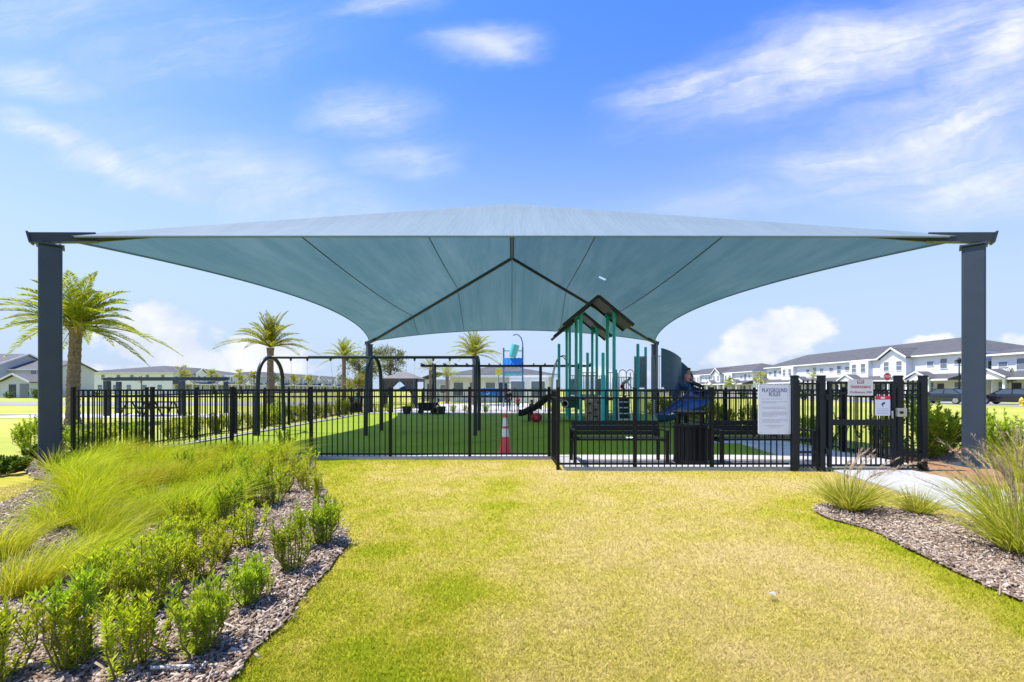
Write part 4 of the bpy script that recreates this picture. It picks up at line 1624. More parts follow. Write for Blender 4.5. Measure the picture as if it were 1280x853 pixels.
def person(label, loc, rotz, H, shirt, legs, pose=None, child=False, short_sleeve=True, shorts=False, hair='hair', tilt=None):
    J = {k: Vector(v) for k, v in STAND.items()}
    if pose:
        J.update({k: Vector(v) for k, v in pose.items()})
    R = dict(RADI)
    if child:
        R['hd0'], R['hd1'] = .060, .072
        up = (J['hd1'] - J['nec']).normalized()
        J['hd1'] = J['hd0'] + up * .10
    t = thing('person', label, 'person', loc, rotz)

    def sub(keys, grow):
        ks = [k for k in J if k in keys]
        ix = {k: i for i, k in enumerate(ks)}
        nodes = [(J[k] * H, (R[k] + grow) * H) for k in ks]
        ed = [(ix[a], ix[b]) for a, b in BONES if a in ix and b in ix]
        return skin_mesh(nodes, ed, ix['pel'] if 'pel' in ix else 0)
    body = sub(set(J), 0)
    # hands: palm, four fingers and a thumb, joined to the body's mesh
    hm = MB()
    for s_, el, wr in ((1, 'elL', 'wrL'), (-1, 'elR', 'wrR')):
        d = (J[wr] - J[el]).normalized()
        sd_ = d.cross(Vector((1, 0, 0)))
        if sd_.length < .1:
            sd_ = d.cross(Vector((0, 0, 1)))
        sd_.normalize()
        w = J[wr]
        hm.tube([w * H, (w + d * .03) * H, (w + d * .055) * H], [.016 * H, .021 * H, .018 * H], 8)
        for k, L_ in enumerate((.034, .040, .042, .036)):
            b = w + d * .052 + sd_ * (k - 1.5) * .0095
            c_ = d.cross(sd_) * .008 * s_
            hm.tube([b * H, (b + d * L_ * .55) * H, (b + d * L_ + c_) * H], [.0052 * H, .0048 * H, .0036 * H], 6)
        b = w + d * .018 + sd_ * .018
        hm.tube([b * H, (b + d * .018 + sd_ * .014) * H, (b + d * .036 + sd_ * .016) * H], [.0062 * H, .0056 * H, .004 * H], 6)
    up = (J['hd1'] - J['hd0']).normalized()
    fw = Vector((0, -1, 0)) - up * Vector((0, -1, 0)).dot(up)
    fw.normalize()
    if tilt:
        fw = Vector(tilt).normalized()
    sdv = up.cross(fw).normalized()
    hc = J['hd0'].lerp(J['hd1'], .55)
    hr = R['hd1']
    # nose and ears belong to the body too
    hm.tube([(hc + fw * hr * .85 + up * .012) * H, (hc + fw * (hr * 1.18) - up * .008) * H], [.004 * H, .010 * H], 6)
    for s_ in (-1, 1):
        hm.ball((hc + sdv * s_ * hr * .97) * H, .016 * H, (.6, .8, 1.2), 8)
    hme = bpy.data.meshes.new('h')
    hme.from_pydata(hm.v, [], hm.f)
    bm = bmesh.new()
    bm.from_mesh(body)
    bm.from_mesh(hme)
    bm.to_mesh(body)
    bm.free()
    body.materials.clear()
    body.materials.append(M['skin'])
    link('body', body, t)
    em = MB()
    for s_ in (-1, 1):
        em.ball((hc + fw * hr * .90 + sdv * s_ * hr * .36 + up * .006) * H, .0075 * H, n=8)
    em.build('eyes', M['dark_ink'], t)
    em = MB()
    em.tube([(hc + fw * hr * .93 - up * hr * .42 + sdv * a * hr * .28) * H for a in (-1, 0, 1)], .004 * H, 6)
    em.build('mouth', M['cone_orange'] if False else M['maroon_ink'], t)
    # hair cap
    V_, F_ = [], []
    n1_, n2_ = 12, 6
    for j in range(n2_ + 1):
        a = j / n2_ * rad(108)
        for i in range(n1_):
            b = 2 * PI * i / n1_
            k = 1.0 if math.cos(b) < .3 else max(.0, 1 - (j / n2_) * .62)
            aa = a * k
            p = up * math.cos(aa) + (fw * math.cos(b) + sdv * math.sin(b)) * math.sin(aa)
            V_.append((hc + up * .012 + p * (hr * 1.13)) * H)
    for j in range(n2_):
        for i in range(n1_):
            F_.append((j * n1_ + i, j * n1_ + (i + 1) % n1_, (j + 1) * n1_ + (i + 1) % n1_, (j + 1) * n1_ + i))
    MB().add(V_, F_).build('hair', M[hair], t, smooth_=True)
    for nm, keys, g, m in (('shirt', {'pel', 'spi', 'che', 'shL', 'shR', 'elL', 'elR'} | (set() if short_sleeve else {'wrL', 'wrR'}), .009, shirt),
                           ('shorts' if shorts else 'trousers', {'pel', 'hiL', 'hiR', 'knL', 'knR'} | (set() if shorts else {'anL', 'anR'}), .011, legs)):
        me = sub(keys, g)
        me.materials.clear()
        me.materials.append(M[m])
        link(nm, me, t)
    sh = MB()
    for s_, an, to in ((1, 'anL', 'toL'), (-1, 'anR', 'toR')):
        a, b = J[an], J[to]
        sh.tube([(a + Vector((0, .02, -.02))) * H, ((a + b) / 2 + Vector((0, 0, -.004))) * H, b * H], [.026 * H, .029 * H, .024 * H], 8)
    sh.build('shoes', M['cloth_black'], t, smooth_=True)
    return t


SIT = dict(pel=(0, .05, .12), spi=(0, .05, .23), che=(0, .03, .34), nec=(0, .01, .435), hd0=(0, -.005, .475), hd1=(0, -.012, .555),
           shL=(.105, .03, .40), elL=(.15, -.02, .26), wrL=(.10, -.13, .20), shR=(-.105, .03, .40), elR=(-.15, -.02, .26), wrR=(-.10, -.13, .20),
           hiL=(.06, .03, .10), knL=(.085, -.20, .16), anL=(.07, -.40, .06), toL=(.075, -.46, .10),
           hiR=(-.06, .03, .10), knR=(-.085, -.20, .16), anR=(-.07, -.40, .06), toR=(-.075, -.46, .10))
CROUCH = dict(pel=(0, .08, .22), spi=(0, .05, .33), che=(0, -.02, .42), nec=(0, -.07, .50), hd0=(0, -.09, .54), hd1=(0, -.11, .62),
              shL=(.105, -.02, .47), elL=(.13, -.13, .36), wrL=(.08, -.23, .28), shR=(-.105, -.02, .47), elR=(-.13, -.13, .36), wrR=(-.08, -.23, .28),
              hiL=(.06, .07, .20), knL=(.10, -.14, .29), anL=(.08, .02, .05), toL=(.09, -.08, .02),
              hiR=(-.06, .07, .20), knR=(-.10, -.14, .29), anR=(-.08, .02, .05), toR=(-.09, -.08, .02))
BEND = dict(pel=(0, .10, .50), spi=(0, .04, .60), che=(0, -.06, .68), nec=(0, -.14, .735), hd0=(0, -.18, .755), hd1=(0, -.25, .80),
            shL=(.105, -.08, .71), elL=(.13, -.16, .58), wrL=(.12, -.24, .48), shR=(-.105, -.08, .71), elR=(-.13, -.16, .58), wrR=(-.12, -.24, .48),
            hiL=(.055, .09, .47), knL=(.06, -.02, .27), hiR=(-.055, .09, .47), knR=(-.06, .0, .27))
CY = 27.5
q = at(635.5, 515, CY)
person('person in dark top and blue jeans standing on the plaza behind the fence', (q.x, CY, 0), rad(20), 1.46, 'cloth_black', 'cloth_denim', short_sleeve=False)
q = at(647.5, 515, 28.0)
person('small child in red shirt standing beside the person in jeans', (q.x, 28.0, 0), rad(-30), .98, 'cloth_red', 'cloth_black', child=True)
q = at(664.5, 520, 19.9)
person('child with dark hair in a brown top behind the black slide', (q.x, 20.0, 0), rad(40), .92, 'cloth_brown', 'cloth_denim', child=True)
q = at(783.5, 500, 18.3)
person('child in white shirt and red shorts bending forward on the play structure deck', (q.x - .1, 18.3, 1.085), rad(75), 1.0, 'cloth_white', 'cloth_red', pose=BEND, child=True, shorts=True, tilt=(0, -.75, -.6))
q = at(862, 480, 17.55)
person('child in dusty pink top and dark trousers sitting atop the blue spiral slide', (7.12, 17.46, 1.45), rad(38), 1.36, 'cloth_pink', 'cloth_black', pose=SIT, child=True, short_sleeve=False)
q = G(444, 517)
person('child in teal shirt and black trousers standing by the black bin beside the swings', (q.x, q.y + .35, .045), rad(-10), 1.16, 'cloth_teal', 'cloth_black', child=True)
bn = thing('litter_bin', 'black square bin at the back path behind the child in teal', 'bin', (q.x - .22, q.y + .75, .045))
mb = MB().box((0, 0, .40), (.62, .5, .8), taper=1.08)
mb.build('body', M['black_plastic'], bn, bevel=.02)
MB().box((0, 0, .84), (.70, .58, .08)).build('lid', M['black_plastic'], bn, bevel=.02)
q = G(545.5, 518)
person('person in black crouching beside the black wagon on the turf edge', (q.x, q.y - .1, .0), rad(100), 1.35, 'cloth_black', 'cloth_black', pose=CROUCH)
# wagon
q = G(534, 517.5)
wg = thing('folding_wagon', 'black folding wagon with canopy frame at the far edge of the turf', 'wagon', (q.x, q.y, .0))
mb = MB()
mb.box((0, 0, .42), (.92, .48, .44), taper=1.06)
mb.build('tub', M['cloth_black'], wg, bevel=.03)
for x in (-.36, .36):
    for y in (-.25, .25):
        w = MB().lathe([(.03, -.03), (.115, -.03), (.125, 0), (.115, .03), (.03, .03)], (x, y, .125), 14, rot=Matrix.Rotation(rad(90), 3, 'X'))
        w.build('wheel', M['tyre'], wg)
for x in (-.42, .42):
    MB().tube([(x, -.24, .64), (x, -.22, .86), (x, .22, .86), (x, .24, .64)], .012, 6).build('canopy_hoop', M['white_paint'], wg)
MB().box((0, 0, .875), (.9, .46, .02)).build('canopy', M['cloth_black'], wg)
MB().tube([(.46, 0, .35), (.66, 0, .66), (.66, -.1, .66), (.66, .1, .66)], .012, 6).build('handle', M['black_steel'], wg)
# red bag
q = G(670.5, 528)
bg_ = thing('red_bag', 'round red bag lying on the turf in front of the black slide', 'bag', (q.x, q.y, .005))
MB().ball((0, 0, .20), .22, (1.12, .8, .92), 16).build('body', M['cloth_red'], bg_, smooth_=True)
MB().tube([(-.08, -.05, .38), (-.05, -.08, .45), (.06, -.06, .45), (.14, -.05, .36)], .018, 6).build('strap', M['cloth_white'], bg_, smooth_=True)
MB().box((.02, -.155, .20), (.20, .05, .16)).build('pocket', M['cone_orange'], bg_, bevel=.02)

# ------------------------------------------------------------ splash pad, pergolas, cabana
Y = 34.0
t = thing('splash_feature', 'blue splash pad tower with tipping aqua bucket and curved pipe', 'water feature', (.06, Y, 0))
xl, xr = -.72, .78
for x, z in ((xl, 4.66), (xr, 4.7)):
    MB().tube([(x, 0, 0), (x, 0, z)], .07, 10).build('post', M['splash_post'], t, smooth_=True)
MB().tube([(xr, 0, 4.7), (xr, 0, 5.05), (xr - .12, 0, 5.45), (xr - .35, 0, 5.68), (xr - .6, 0, 5.72), (xr - .75, 0, 5.62)], .045, 8).build('spout_pipe', M['splash_post'], t, smooth_=True)
R = Matrix.Rotation(rad(14), 3, 'Y')
bk_ = MB().lathe([(.0, -.52), (.26, -.52), (.31, -.30), (.335, .15), (.345, .48), (.31, .48), (.29, .1), (.0, -.45)], (.08, -.05, 4.42), 16, rot=R)
bk_.build('bucket', M['aqua'], t, smooth_=True)
MB().tube([(xl, 0, 4.42), (xr, 0, 4.42)], .035, 8).build('axle', M['splash_post'], t)
wv = MB()
n = 28
V_ = []
for i in range(n + 1):
    x = xl + (xr - xl) * i / n
    dz = .05 * math.cos(i / n * 2 * PI * 5)
    V_ += [(x, -.38, 3.10 + dz), (x, .38, 3.10 + dz), (x, -.10, 3.86 + dz * .4), (x, .10, 3.86 + dz * .4)]
F_ = []
for i in range(n):
    a = i * 4
    F_ += [(a, a + 4, a + 6, a + 2), (a + 1, a + 3, a + 7, a + 5), (a + 2, a + 6, a + 7, a + 3), (a, a + 1, a + 5, a + 4)]
wv.add(V_, F_)
wv.build('wave_roof', M['blue_bright'], t)
for z in (2.75, 2.45, 1.9):
    MB().tube([(xl, 0, z), (xr, 0, z)], .03, 8).build('crossbar', M['splash_post'], t)
MB().box((0, 0, 2.62), (1.3, .05, .22)).build('side_panel', M['aqua'], t)
q = at(623.3, 465, 33)
sg = thing('pool_sign', 'square yellow sign on a slim post left of the splash pad tower', 'sign', (q.x, 33, 0))
MB().tube([(0, .03, 0), (0, .03, q.z)], .03, 8).build('post', M['splash_post'], sg)
MB().box((0, 0, q.z), (.44, .03, .48)).build('sign_face', M['yellow_sign'], sg, bevel=.01)
q = at(612, 491.5, 29)
sg = thing('blue_banner', 'wide blue banner with pale splash marks between the pergola and the fence', 'banner', (q.x, 29, 0))
MB().box((0, 0, q.z), (1.2, .04, .62)).build('cloth', M['blue_bright'], sg, bevel=.01)
for x in (-.58, .58):
    MB().tube([(x, 0.03, 0), (x, .03, q.z + .3)], .025, 8).build('post', M['black_steel'], sg)
mk = MB()
for x, z, w in ((-.22, .08, .14), (-.10, -.05, .2), (-.3, -.08, .1), (.02, .12, .09)):
    mk.bar((x - w / 2, -.024, q.z + z - .05), (x + w / 2, -.024, q.z + z + .05), .004, .055)
mk.build('marks', M['reflective'], sg)


def pergola(name, label, loc, xs, ys, zt, beam=.2, x_over=.6, slats=0, post=.24, m='black_steel'):
    t = thing(name, label, 'pergola', loc)
    for x in xs:
        for y in ys:
            MB().box2((x - post / 2, y - post / 2, 0), (x + post / 2, y + post / 2, zt - beam)).build('post', M[m], t, bevel=.01)
    for y in ys:
        MB().box2((xs[0] - x_over, y - .07, zt - beam), (xs[-1] + x_over, y + .07, zt)).build('beam', M[m], t)
    for i in range(slats):
        x = xs[0] - x_over + .1 + (xs[-1] - xs[0] + 2 * x_over - .2) * i / (slats - 1)
        MB().box2((x - .025, ys[0] - .4, zt + .003), (x + .025, ys[-1] + .4, zt + .10)).build('slat', M[m], t)
    return t


pergola('pool_pergola', 'long black flat topped pergola behind the fence around the splash pad', (0, 30, 0), (-5.45, 2.0, 4.6), (0, .55), 3.10, .13, .9, 16, .16)
t = thing('picnic_pergola', 'low dark open pergola frame over the picnic tables on the left', 'pergola', (-20, 24, 0))
zt = 2.0
for x, y in ((-1.55, -1.0), (2.42, -1.0), (-3.3, 1.6), (2.9 + .15, 1.6)):
    w = .20 if y > 0 else .24
    MB().box2((x - w / 2, y - w / 2, 0), (x + w / 2, y + w / 2, zt - .14)).build('post', M['post_paint'], t, bevel=.02)
MB().box2((-3.45, 1.52, zt - .04), (3.2, 1.72, zt + .13)).build('beam', M['post_paint'], t)
MB().box2((-1.7, -1.08, zt - .13), (2.55, -.92, zt + .03)).build('beam', M['post_paint'], t)
for a, b in (((-1.55, -.89), (-3.3, 1.49)), ((2.42, -.89), (3.05, 1.49))):
    MB().bar((a[0], a[1], zt - .02), (b[0], b[1], zt - .02), .14, .16).build('beam', M['post_paint'], t)


def picnic(label, loc, rz=0):
    t = thing('picnic_table', label, 'picnic table', loc, rz)
    MB().box((0, 0, .74), (1.7, .75, .05)).build('tabletop', M['black_steel'], t, bevel=.01)
    for y in (-.68, .68):
        MB().box((0, y, .44), (1.7, .28, .04)).build('bench_seat', M['black_steel'], t, bevel=.01)
    for x in (-.62, .62):
        mb = MB()
        mb.bar((x, -.62, 0), (x, -.15, .72), .05, .05).bar((x, .62, 0), (x, .15, .72), .05, .05).bar((x, -.68, .40), (x, .68, .40), .04, .05)
        mb.build('leg', M['black_steel'], t)
    return t


q = G(178, 519.5)
picnic('black picnic table nearer the palm under the low pergola', (q.x, 23.3, 0))
q = G(226, 518)
picnic('black picnic table nearer the swings under the low pergola', (q.x, 23.0, 0), rad(15))

Y = 33.0
t = thing('cabana', 'grey curtained cabana with hipped roof behind the right swing bay', 'cabana', (-8.25, Y, 0))
w = 1.27
rf = MB()
rf.add([(-w - .1, -w - .1, 2.2), (w + .1, -w - .1, 2.2), (w + .1, w + .1, 2.2), (-w - .1, w + .1, 2.2), (-.12, 0, 2.76), (.12, 0, 2.76)], [(0, 1, 5, 4), (1, 2, 5), (2, 3, 4, 5), (3, 0, 4), (3, 2, 1, 0)])
rf.build('roof', M['cabana_roof'], t)
rf = MB()
for a, b in (((-w, -w), (w, -w)), ((w, -w), (w, w)), ((w, w), (-w, w)), ((-w, w), (-w, -w))):
    rf.bar((*a, 2.09), (*b, 2.09), .03, .22)
rf.build('valance', M['cabana'], t)
for x, y in ((-w, -w), (w, -w), (w, w), (-w, w)):
    MB().box2((x - .04, y - .04, 0), (x + .04, y + .04, 2.2)).build('post', M['black_steel'], t)


def curtain(x0, x1, xm0, xm1, y):
    V_, F_ = [], []
    for j in range(13):
        v = j / 12
        k = math.sin(min(1, v * 1.5) * PI / 2)
        for i in range(17):
            u = i / 16
            a = x0 + (x1 - x0) * u
            b = xm0 + (xm1 - xm0) * u
            V_.append((a + (b - a) * k, y + .04 * math.sin(u * 25), 2.0 - v * 1.95))
    for j in range(12):
        for i in range(16):
            a = j * 17 + i
            F_.append((a, a + 1, a + 18, a + 17))
    return MB().add(V_, F_)


curtain(-w, 0, -w, -.88, -w + .05).build('curtain', M['cabana'], t, smooth_=True)
curtain(w, 0, w, .88, -w + .05).build('curtain', M['cabana'], t, smooth_=True)
t = thing('sun_umbrella', 'blue domed umbrella standing in the opening of the grey cabana', 'umbrella', (-8.1, 33.2, 0))
V_ = [(.72, 1.22), (.70, 1.30), (.55, 1.48), (.3, 1.62), (.02, 1.68)]
MB().lathe(V_, n=12).build('canopy', M['blue_fabric'], t)
MB().tube([(0, 0, 0), (0, 0, 1.7)], .022, 8).build('pole', M['galv'], t)
MB().lathe([(.26, 0), (.26, .05), (.04, .09)], n=14).build('base', M['black_steel'], t)

# ------------------------------------------------------------ signs, lamp, hydrant beyond the gate
q = at(1109, 471, 41)
sg = thing('stop_sign', 'red octagonal stop sign on a pole beyond the gate', 'sign', (q.x, 41, 0))
oc = [(.40 * math.cos(rad(22.5 + 45 * k)), .40 * math.sin(rad(22.5 + 45 * k))) for k in range(8)]
MB().extrude([(x, z + q.z) for x, z in oc], -.01, .0, 'y').build('border', M['white_paint'], sg)
MB().extrude([(x * .92, z * .92 + q.z) for x, z in oc], -.013, -.0102, 'y').build('sign_face', M['sign_red'], sg)
text_mesh('STOP', .27, M['white_paint'], sg, (0, -.0142, q.z), bold=.004)
MB().tube([(0, .03, 0), (0, .03, q.z + .3)], .03, 8).build('pole', M['galv'], sg)
q = at(1199, 450, 52)
lp = thing('street_lamp', 'black street lamp in front of the near townhouses', 'street lamp', (q.x, 52, 0))
MB().lathe([(.16, 0), (.16, .25), (.09, .5), (.06, 4.4), (.055, 4.55)], n=12).build('pole', M['black_steel'], lp, smooth_=True)
MB().lathe([(.07, 4.5), (.16, 4.6), (.21, 4.9), (.23, 4.92), (.10, 5.1), (.02, 5.2)], n=10).build('lantern', M['black_steel'], lp)
q = G(1277, 507.5)
hy = thing('fire_hydrant', 'yellow fire hydrant at the kerb behind the right canopy post', 'hydrant', (q.x, q.y, 0))
MB().lathe([(.17, 0), (.17, .05), (.11, .07), (.11, .45), (.14, .47), (.14, .5), (.12, .58), (.06, .66), (.03, .72), (0, .72)], n=14).build('body', M['hydrant'], hy, smooth_=True)
MB().tube([(-.2, 0, .38), (.2, 0, .38)], .055, 10).build('side_cap', M['hydrant'], hy)
MB().tube([(0, 0, .34), (0, -.2, .34)], .07, 10).build('hose_cap', M['hydrant'], hy)


# ------------------------------------------------------------ cars
def car(label, loc, rz, paint, L=4.6, W=1.8, H=1.42):
    t = thing('parked_car', label, 'car', loc, rz, 'cars parked along the kerb')
    # lower body: lofted cross sections along x
    secs = [(-L / 2, .42, .62, .70), (-L / 2 + .12, .30, .84, .84), (-L / 2 + .9, .24, .95, .90), (-.5, .22, .98, .90), (.6, .22, .96, .90), (L / 2 - .9, .24, .90, .89), (L / 2 - .2, .28, .74, .82), (L / 2, .38, .60, .68)]
    V_, F_ = [], []
    for x, z0, z1, hw in secs:
        V_ += [(x, -hw * .92, z0), (x, -hw, (z0 + z1) / 2), (x, -hw * .93, z1), (x, hw * .93, z1), (x, hw, (z0 + z1) / 2), (x, hw * .92, z0)]
    n = 6
    for i in range(len(secs) - 1):
        for k in range(n):
            k2 = (k + 1) % n
            F_.append((i * n + k, (i + 1) * n + k, (i + 1) * n + k2, i * n + k2))
    F_ += [tuple(range(n)), tuple(reversed(range((len(secs) - 1) * n, len(secs) * n)))]
    MB().add(V_, F_).build('body', M[paint], t, smooth_=True)
    # greenhouse
    V_ = [(-1.75, -.80, .93), (1.05, -.80, .93), (.25, -.62, H), (-1.05, -.62, H), (-1.75, .80, .93), (1.05, .80, .93), (.25, .62, H), (-1.05, .62, H)]
    F_ = [(0, 1, 2, 3), (5, 4, 7, 6), (1, 5, 6, 2), (4, 0, 3, 7)]
    MB().add(V_, F_).build('windows', M['car_glass'], t)
    rf = MB().box((-.4, 0, H + .012), (1.36, 1.28, .03))
    for s_ in (-1, 1):
        for a, b in (((-1.77, .80, .93), (-1.07, .625, H)), ((1.07, .80, .93), (.27, .625, H)), ((-.40, .81, .93), (-.40, .63, H))):
            rf.bar((a[0], a[1] * s_, a[2]), (b[0], b[1] * s_, b[2]), .05, .06)
    rf.build('roof', M[paint], t)
    for x in (-L / 2 + .88, L / 2 - .92):
        for s_ in (-1, 1):
            R = Matrix.Rotation(rad(90), 3, 'X')
            w = MB().lathe([(.19, -.11), (.31, -.11), (.33, -.06), (.33, .06), (.31, .11), (.19, .11)], (x, s_ * .80, .33), 18, rot=R).build('wheel', M['tyre'], t)
            rm = MB().lathe([(.0, -.02), (.05, .02), (.06, -.03)], (x, s_ * .905, .33), 12, rot=R)
            rm.lathe([(.17, -.02), (.215, -.02), (.215, .02), (.17, .02), (.17, -.02)], (x, s_ * .90, .33), 18, rot=R)
            for k in range(5):
                a = 2 * PI * k / 5
                rm.bar((x, s_ * .905, .33), (x + .19 * math.cos(a), s_ * .905, .33 + .19 * math.sin(a)), .02, .05, up=(0, 1, 0))
            rm.build('rim', M['rim'], w)
    for s_ in (-1, 1):
        MB().box((L / 2 - .10, s_ * .60, .66), (.16, .30, .12)).build('headlight', M['lamp_clear'], t, bevel=.02)
        MB().box((-L / 2 + .06, s_ * .60, .72), (.10, .30, .13)).build('tail_light', M['lamp_red'], t, bevel=.02)
        MB().box((.72, s_ * .95, .98), (.12, .18, .12)).build('mirror', M[paint], t, bevel=.02)
    return t


car('dark sedan parked left of the right canopy post in front of the townhouses', (42.0, 42.0, 0), rad(104), 'car_navy')
car('dark car parked right of the right canopy post beside the yellow hydrant', (45.4, 39.3, 0), rad(106), 'car_black')


# ------------------------------------------------------------ houses
def win_proto(w, h):
    key = ('win', round(w, 2), round(h, 2))
    if key not in KIDS:
        fr = MB()
        t = .07
        fr.box2((-w / 2 - t, -.05, -t), (-w / 2, .02, h + t)).box2((w / 2, -.05, -t), (w / 2 + t, .02, h + t))
        fr.box2((-w / 2, -.05, -t), (w / 2, .02, 0)).box2((-w / 2, -.05, h), (w / 2, .02, h + t))
        fr.box2((-w / 2, -.035, h * .5 - .025), (w / 2, .02, h * .5 + .025))
        a = fr.build('window', M['white_paint'])
        gl = MB().box2((-w / 2, -.012, 0), (w / 2, .015, h))
        b = gl.build('pane', M['glass'])
        KIDS[key] = (a.data, b.data)
        bpy.data.objects.remove(a)
        bpy.data.objects.remove(b)
    return KIDS[key]


def window(parent, x, y, z, w=.9, h=1.35, rz=0):
    a, b = win_proto(w, h)
    o = link('window', a, parent, (x, y, z), rz)
    link('pane', b, o)
    return o


def gable_roof(mb, x0, x1, y0, y1, ze, zr, axis='y', th=.14):
    """two sloping slabs; ridge along the axis"""
    if axis == 'y':
        xm = (x0 + x1) / 2
        mb.extrude([(x0, ze), (xm, zr), (x1, ze), (x1, ze - th), (xm, zr - th), (x0, ze - th)], y0, y1, 'y')
    else:
        ym = (y0 + y1) / 2
        mb.extrude([(y0, ze), (ym, zr), (y1, ze), (y1, ze - th), (ym, zr - th), (y0, ze - th)], x0, x1, 'x')
    return mb


def hip_roof(x0, x1, y0, y1, ze, zr):
    r = (y1 - y0) / 2
    V_ = [(x0, y0, ze), (x1, y0, ze), (x1, y1, ze), (x0, y1, ze), (x0 + r, (y0 + y1) / 2, zr), (x1 - r, (y0 + y1) / 2, zr),
          (x0, y0, ze - .2), (x1, y0, ze - .2), (x1, y1, ze - .2), (x0, y1, ze - .2)]
    return MB().add(V_, [(0, 1, 5, 4), (1, 2, 5), (2, 3, 4, 5), (3, 0, 4), (6, 9, 8, 7), (0, 6, 7, 1), (1, 7, 8, 2), (2, 8, 9, 3), (3, 9, 6, 0)])


def townhouses(label, loc, rz, n, uw=6.4, depth=11.0, ze=5.6, zr=8.0, pattern='FGFE', wallm='wall_white', trees=False, cat='building'):
    """a terrace whose fronts look along local -y; each unit's front, porch, door and windows built in turn"""
    t = thing('townhouse_row', label, cat, loc, rz)
    L = n * uw
    bands = [MB(), MB()]
    bands[0].box2((0, .0, 0), (L, depth, ze))
    porch = MB()
    fas = MB()
    stone = MB()
    gabs = []
    for i in range(n):
        x0, x1 = i * uw, (i + 1) * uw
        st = pattern[i % len(pattern)]
        if st == 'G':                                   # projecting gabled bay
            a, b = x0 + .5, x1 - 1.4
            MB().extrude([(a, .05), (b, .05), (b, ze), ((a + b) / 2, ze + (b - a) / 2 * .62), (a, ze)], -1.0, -.004, 'y').build('bay_wall', M['wall_white'], t)
            gabs.append(MB())
            gable_roof(gabs[-1], a - .35, b + .35, -1.35, 4.5, ze + .02, ze + .02 + (b - a + .7) / 2 * .62)
            fas.bar((a - .36, -1.37, ze - .05), ((a + b) / 2, -1.37, ze - .05 + (b - a + .7) / 2 * .62), .06, .22)
            fas.bar((b + .36, -1.37, ze - .05), ((a + b) / 2, -1.37, ze - .05 + (b - a + .7) / 2 * .62), .06, .22)
            yw = -1.0
            wx = (a + 1.1, b - 1.1)
        elif st == 'E':                                 # shallow flat bay
            a, b = x0 + .2, x1 - 2.2
            MB().box2((a, -.7, .05), (b, -.004, ze - .01)).build('bay_wall', M['wall_white'], t)
            yw = -.7
            wx = (a + 1.0, b - 1.0)
        else:
            yw = 0
            wx = (x0 + 1.3, x0 + 3.2, x0 + 5.1)
        for k, x in enumerate(wx):
            small = st == 'F' and k != 1
            window(t, x, yw - .012, (ze - 1.45) if small else ze - 1.9, .9 if not small else .95, .6 if small else 1.35)
        # porch roof with white fascia, gablet over every second door
        porch.add([(x0, -2.6, 2.75), (x1, -2.6, 2.75), (x1, -.003, 3.5), (x0, -.003, 3.5), (x0, -2.6, 2.62), (x1, -2.6, 2.62), (x1, -.003, 2.62), (x0, -.003, 2.62)],
                  [(0, 1, 2, 3), (4, 7, 6, 5), (0, 4, 5, 1), (1, 5, 6, 2), (3, 7, 4, 0)])
        fas.box2((x0, -2.68, 2.52), (x1, -2.602, 2.74))
        if i % 2 == 0:
            gabs.append(MB())
            gable_roof(gabs[-1], x0 + .3, x0 + 4.1, -3.0, -1.2, 2.85, 3.85)
            MB().extrude([(x0 + .5, 2.6), (x0 + 3.9, 2.6), (x0 + 2.2, 3.66)], -2.85, -2.70, 'y').build('porch_gable', M['wall_white'], t)
            fas.bar((x0 + .25, -3.02, 2.80), (x0 + 2.2, -3.02, 3.80), .05, .18)
            fas.bar((x0 + 4.15, -3.02, 2.80), (x0 + 2.2, -3.02, 3.80), .05, .18)
        for x in (x0 + .35, x0 + 3.6):
            MB().box2((x - .12, -2.6, 0), (x + .12, -2.36, 2.6)).build('porch_column', M['white_paint'], t)
        if st == 'E':
            d = MB().box2((x0 + uw - 1.6, -.03, .1), (x0 + uw - .7, .0, 2.15))
            ddx = x0 + uw - 1.15
        else:
            d = MB().box2((x0 + 2.3, yw - .03, .1), (x0 + 3.2, yw - .002, 2.15))
            ddx = x0 + 2.75
        do = d.build('door', M['door_dark'], t)
        MB().ball((ddx + .35, (yw if st != 'E' else 0) - .07, 1.05), .04, n=8).build('handle', M['galv'], do)
        for x in ((x0 + 1.3, x1 - 1.2) if st != 'E' else (x0 + 1.5,)):
            window(t, x, (yw if (st != 'G' or x < x1 - 1.4) else 0) - .012, .85, .95, 1.45)
        stone.box2((x0, -2.66, 0), (x1 - 2.2, -2.42, .75))
    bands[0].build('wall', M[wallm], t)
    ro = hip_roof(-.45, L + .45, -.45, depth + .45, ze + .2, zr).build('roof', M['shingle'], t)
    for g_ in gabs:
        g_.build('gable_roof', M['shingle'], ro)
    fas.box2((-.46, -.52, ze - .06), (L + .46, -.455, ze + .16))
    for x in (-.5, L + .46):
        fas.box2((x, -.45, ze - .06), (x + .04, depth + .45, ze + .16))
    fas.build('fascia', M['white_paint'], t)
    porch.build('porch_roof', M['shingle'], t)
    stone.build('stone_base', M['stone'], t)
    for yy_ in ([3.0, 7.5] if depth < 20 else [2.5, 6.5, 10.5, 14.0, 18.0, 22.0]):
        window(t, -.012, yy_, 3.7, .9, 1.3, R90)
        window(t, L + .012, yy_, 3.7, .9, 1.3, rad(90))
        if depth > 20:
            window(t, -.012, yy_ + .8, .9, 1.2, 1.5, R90)
    return t


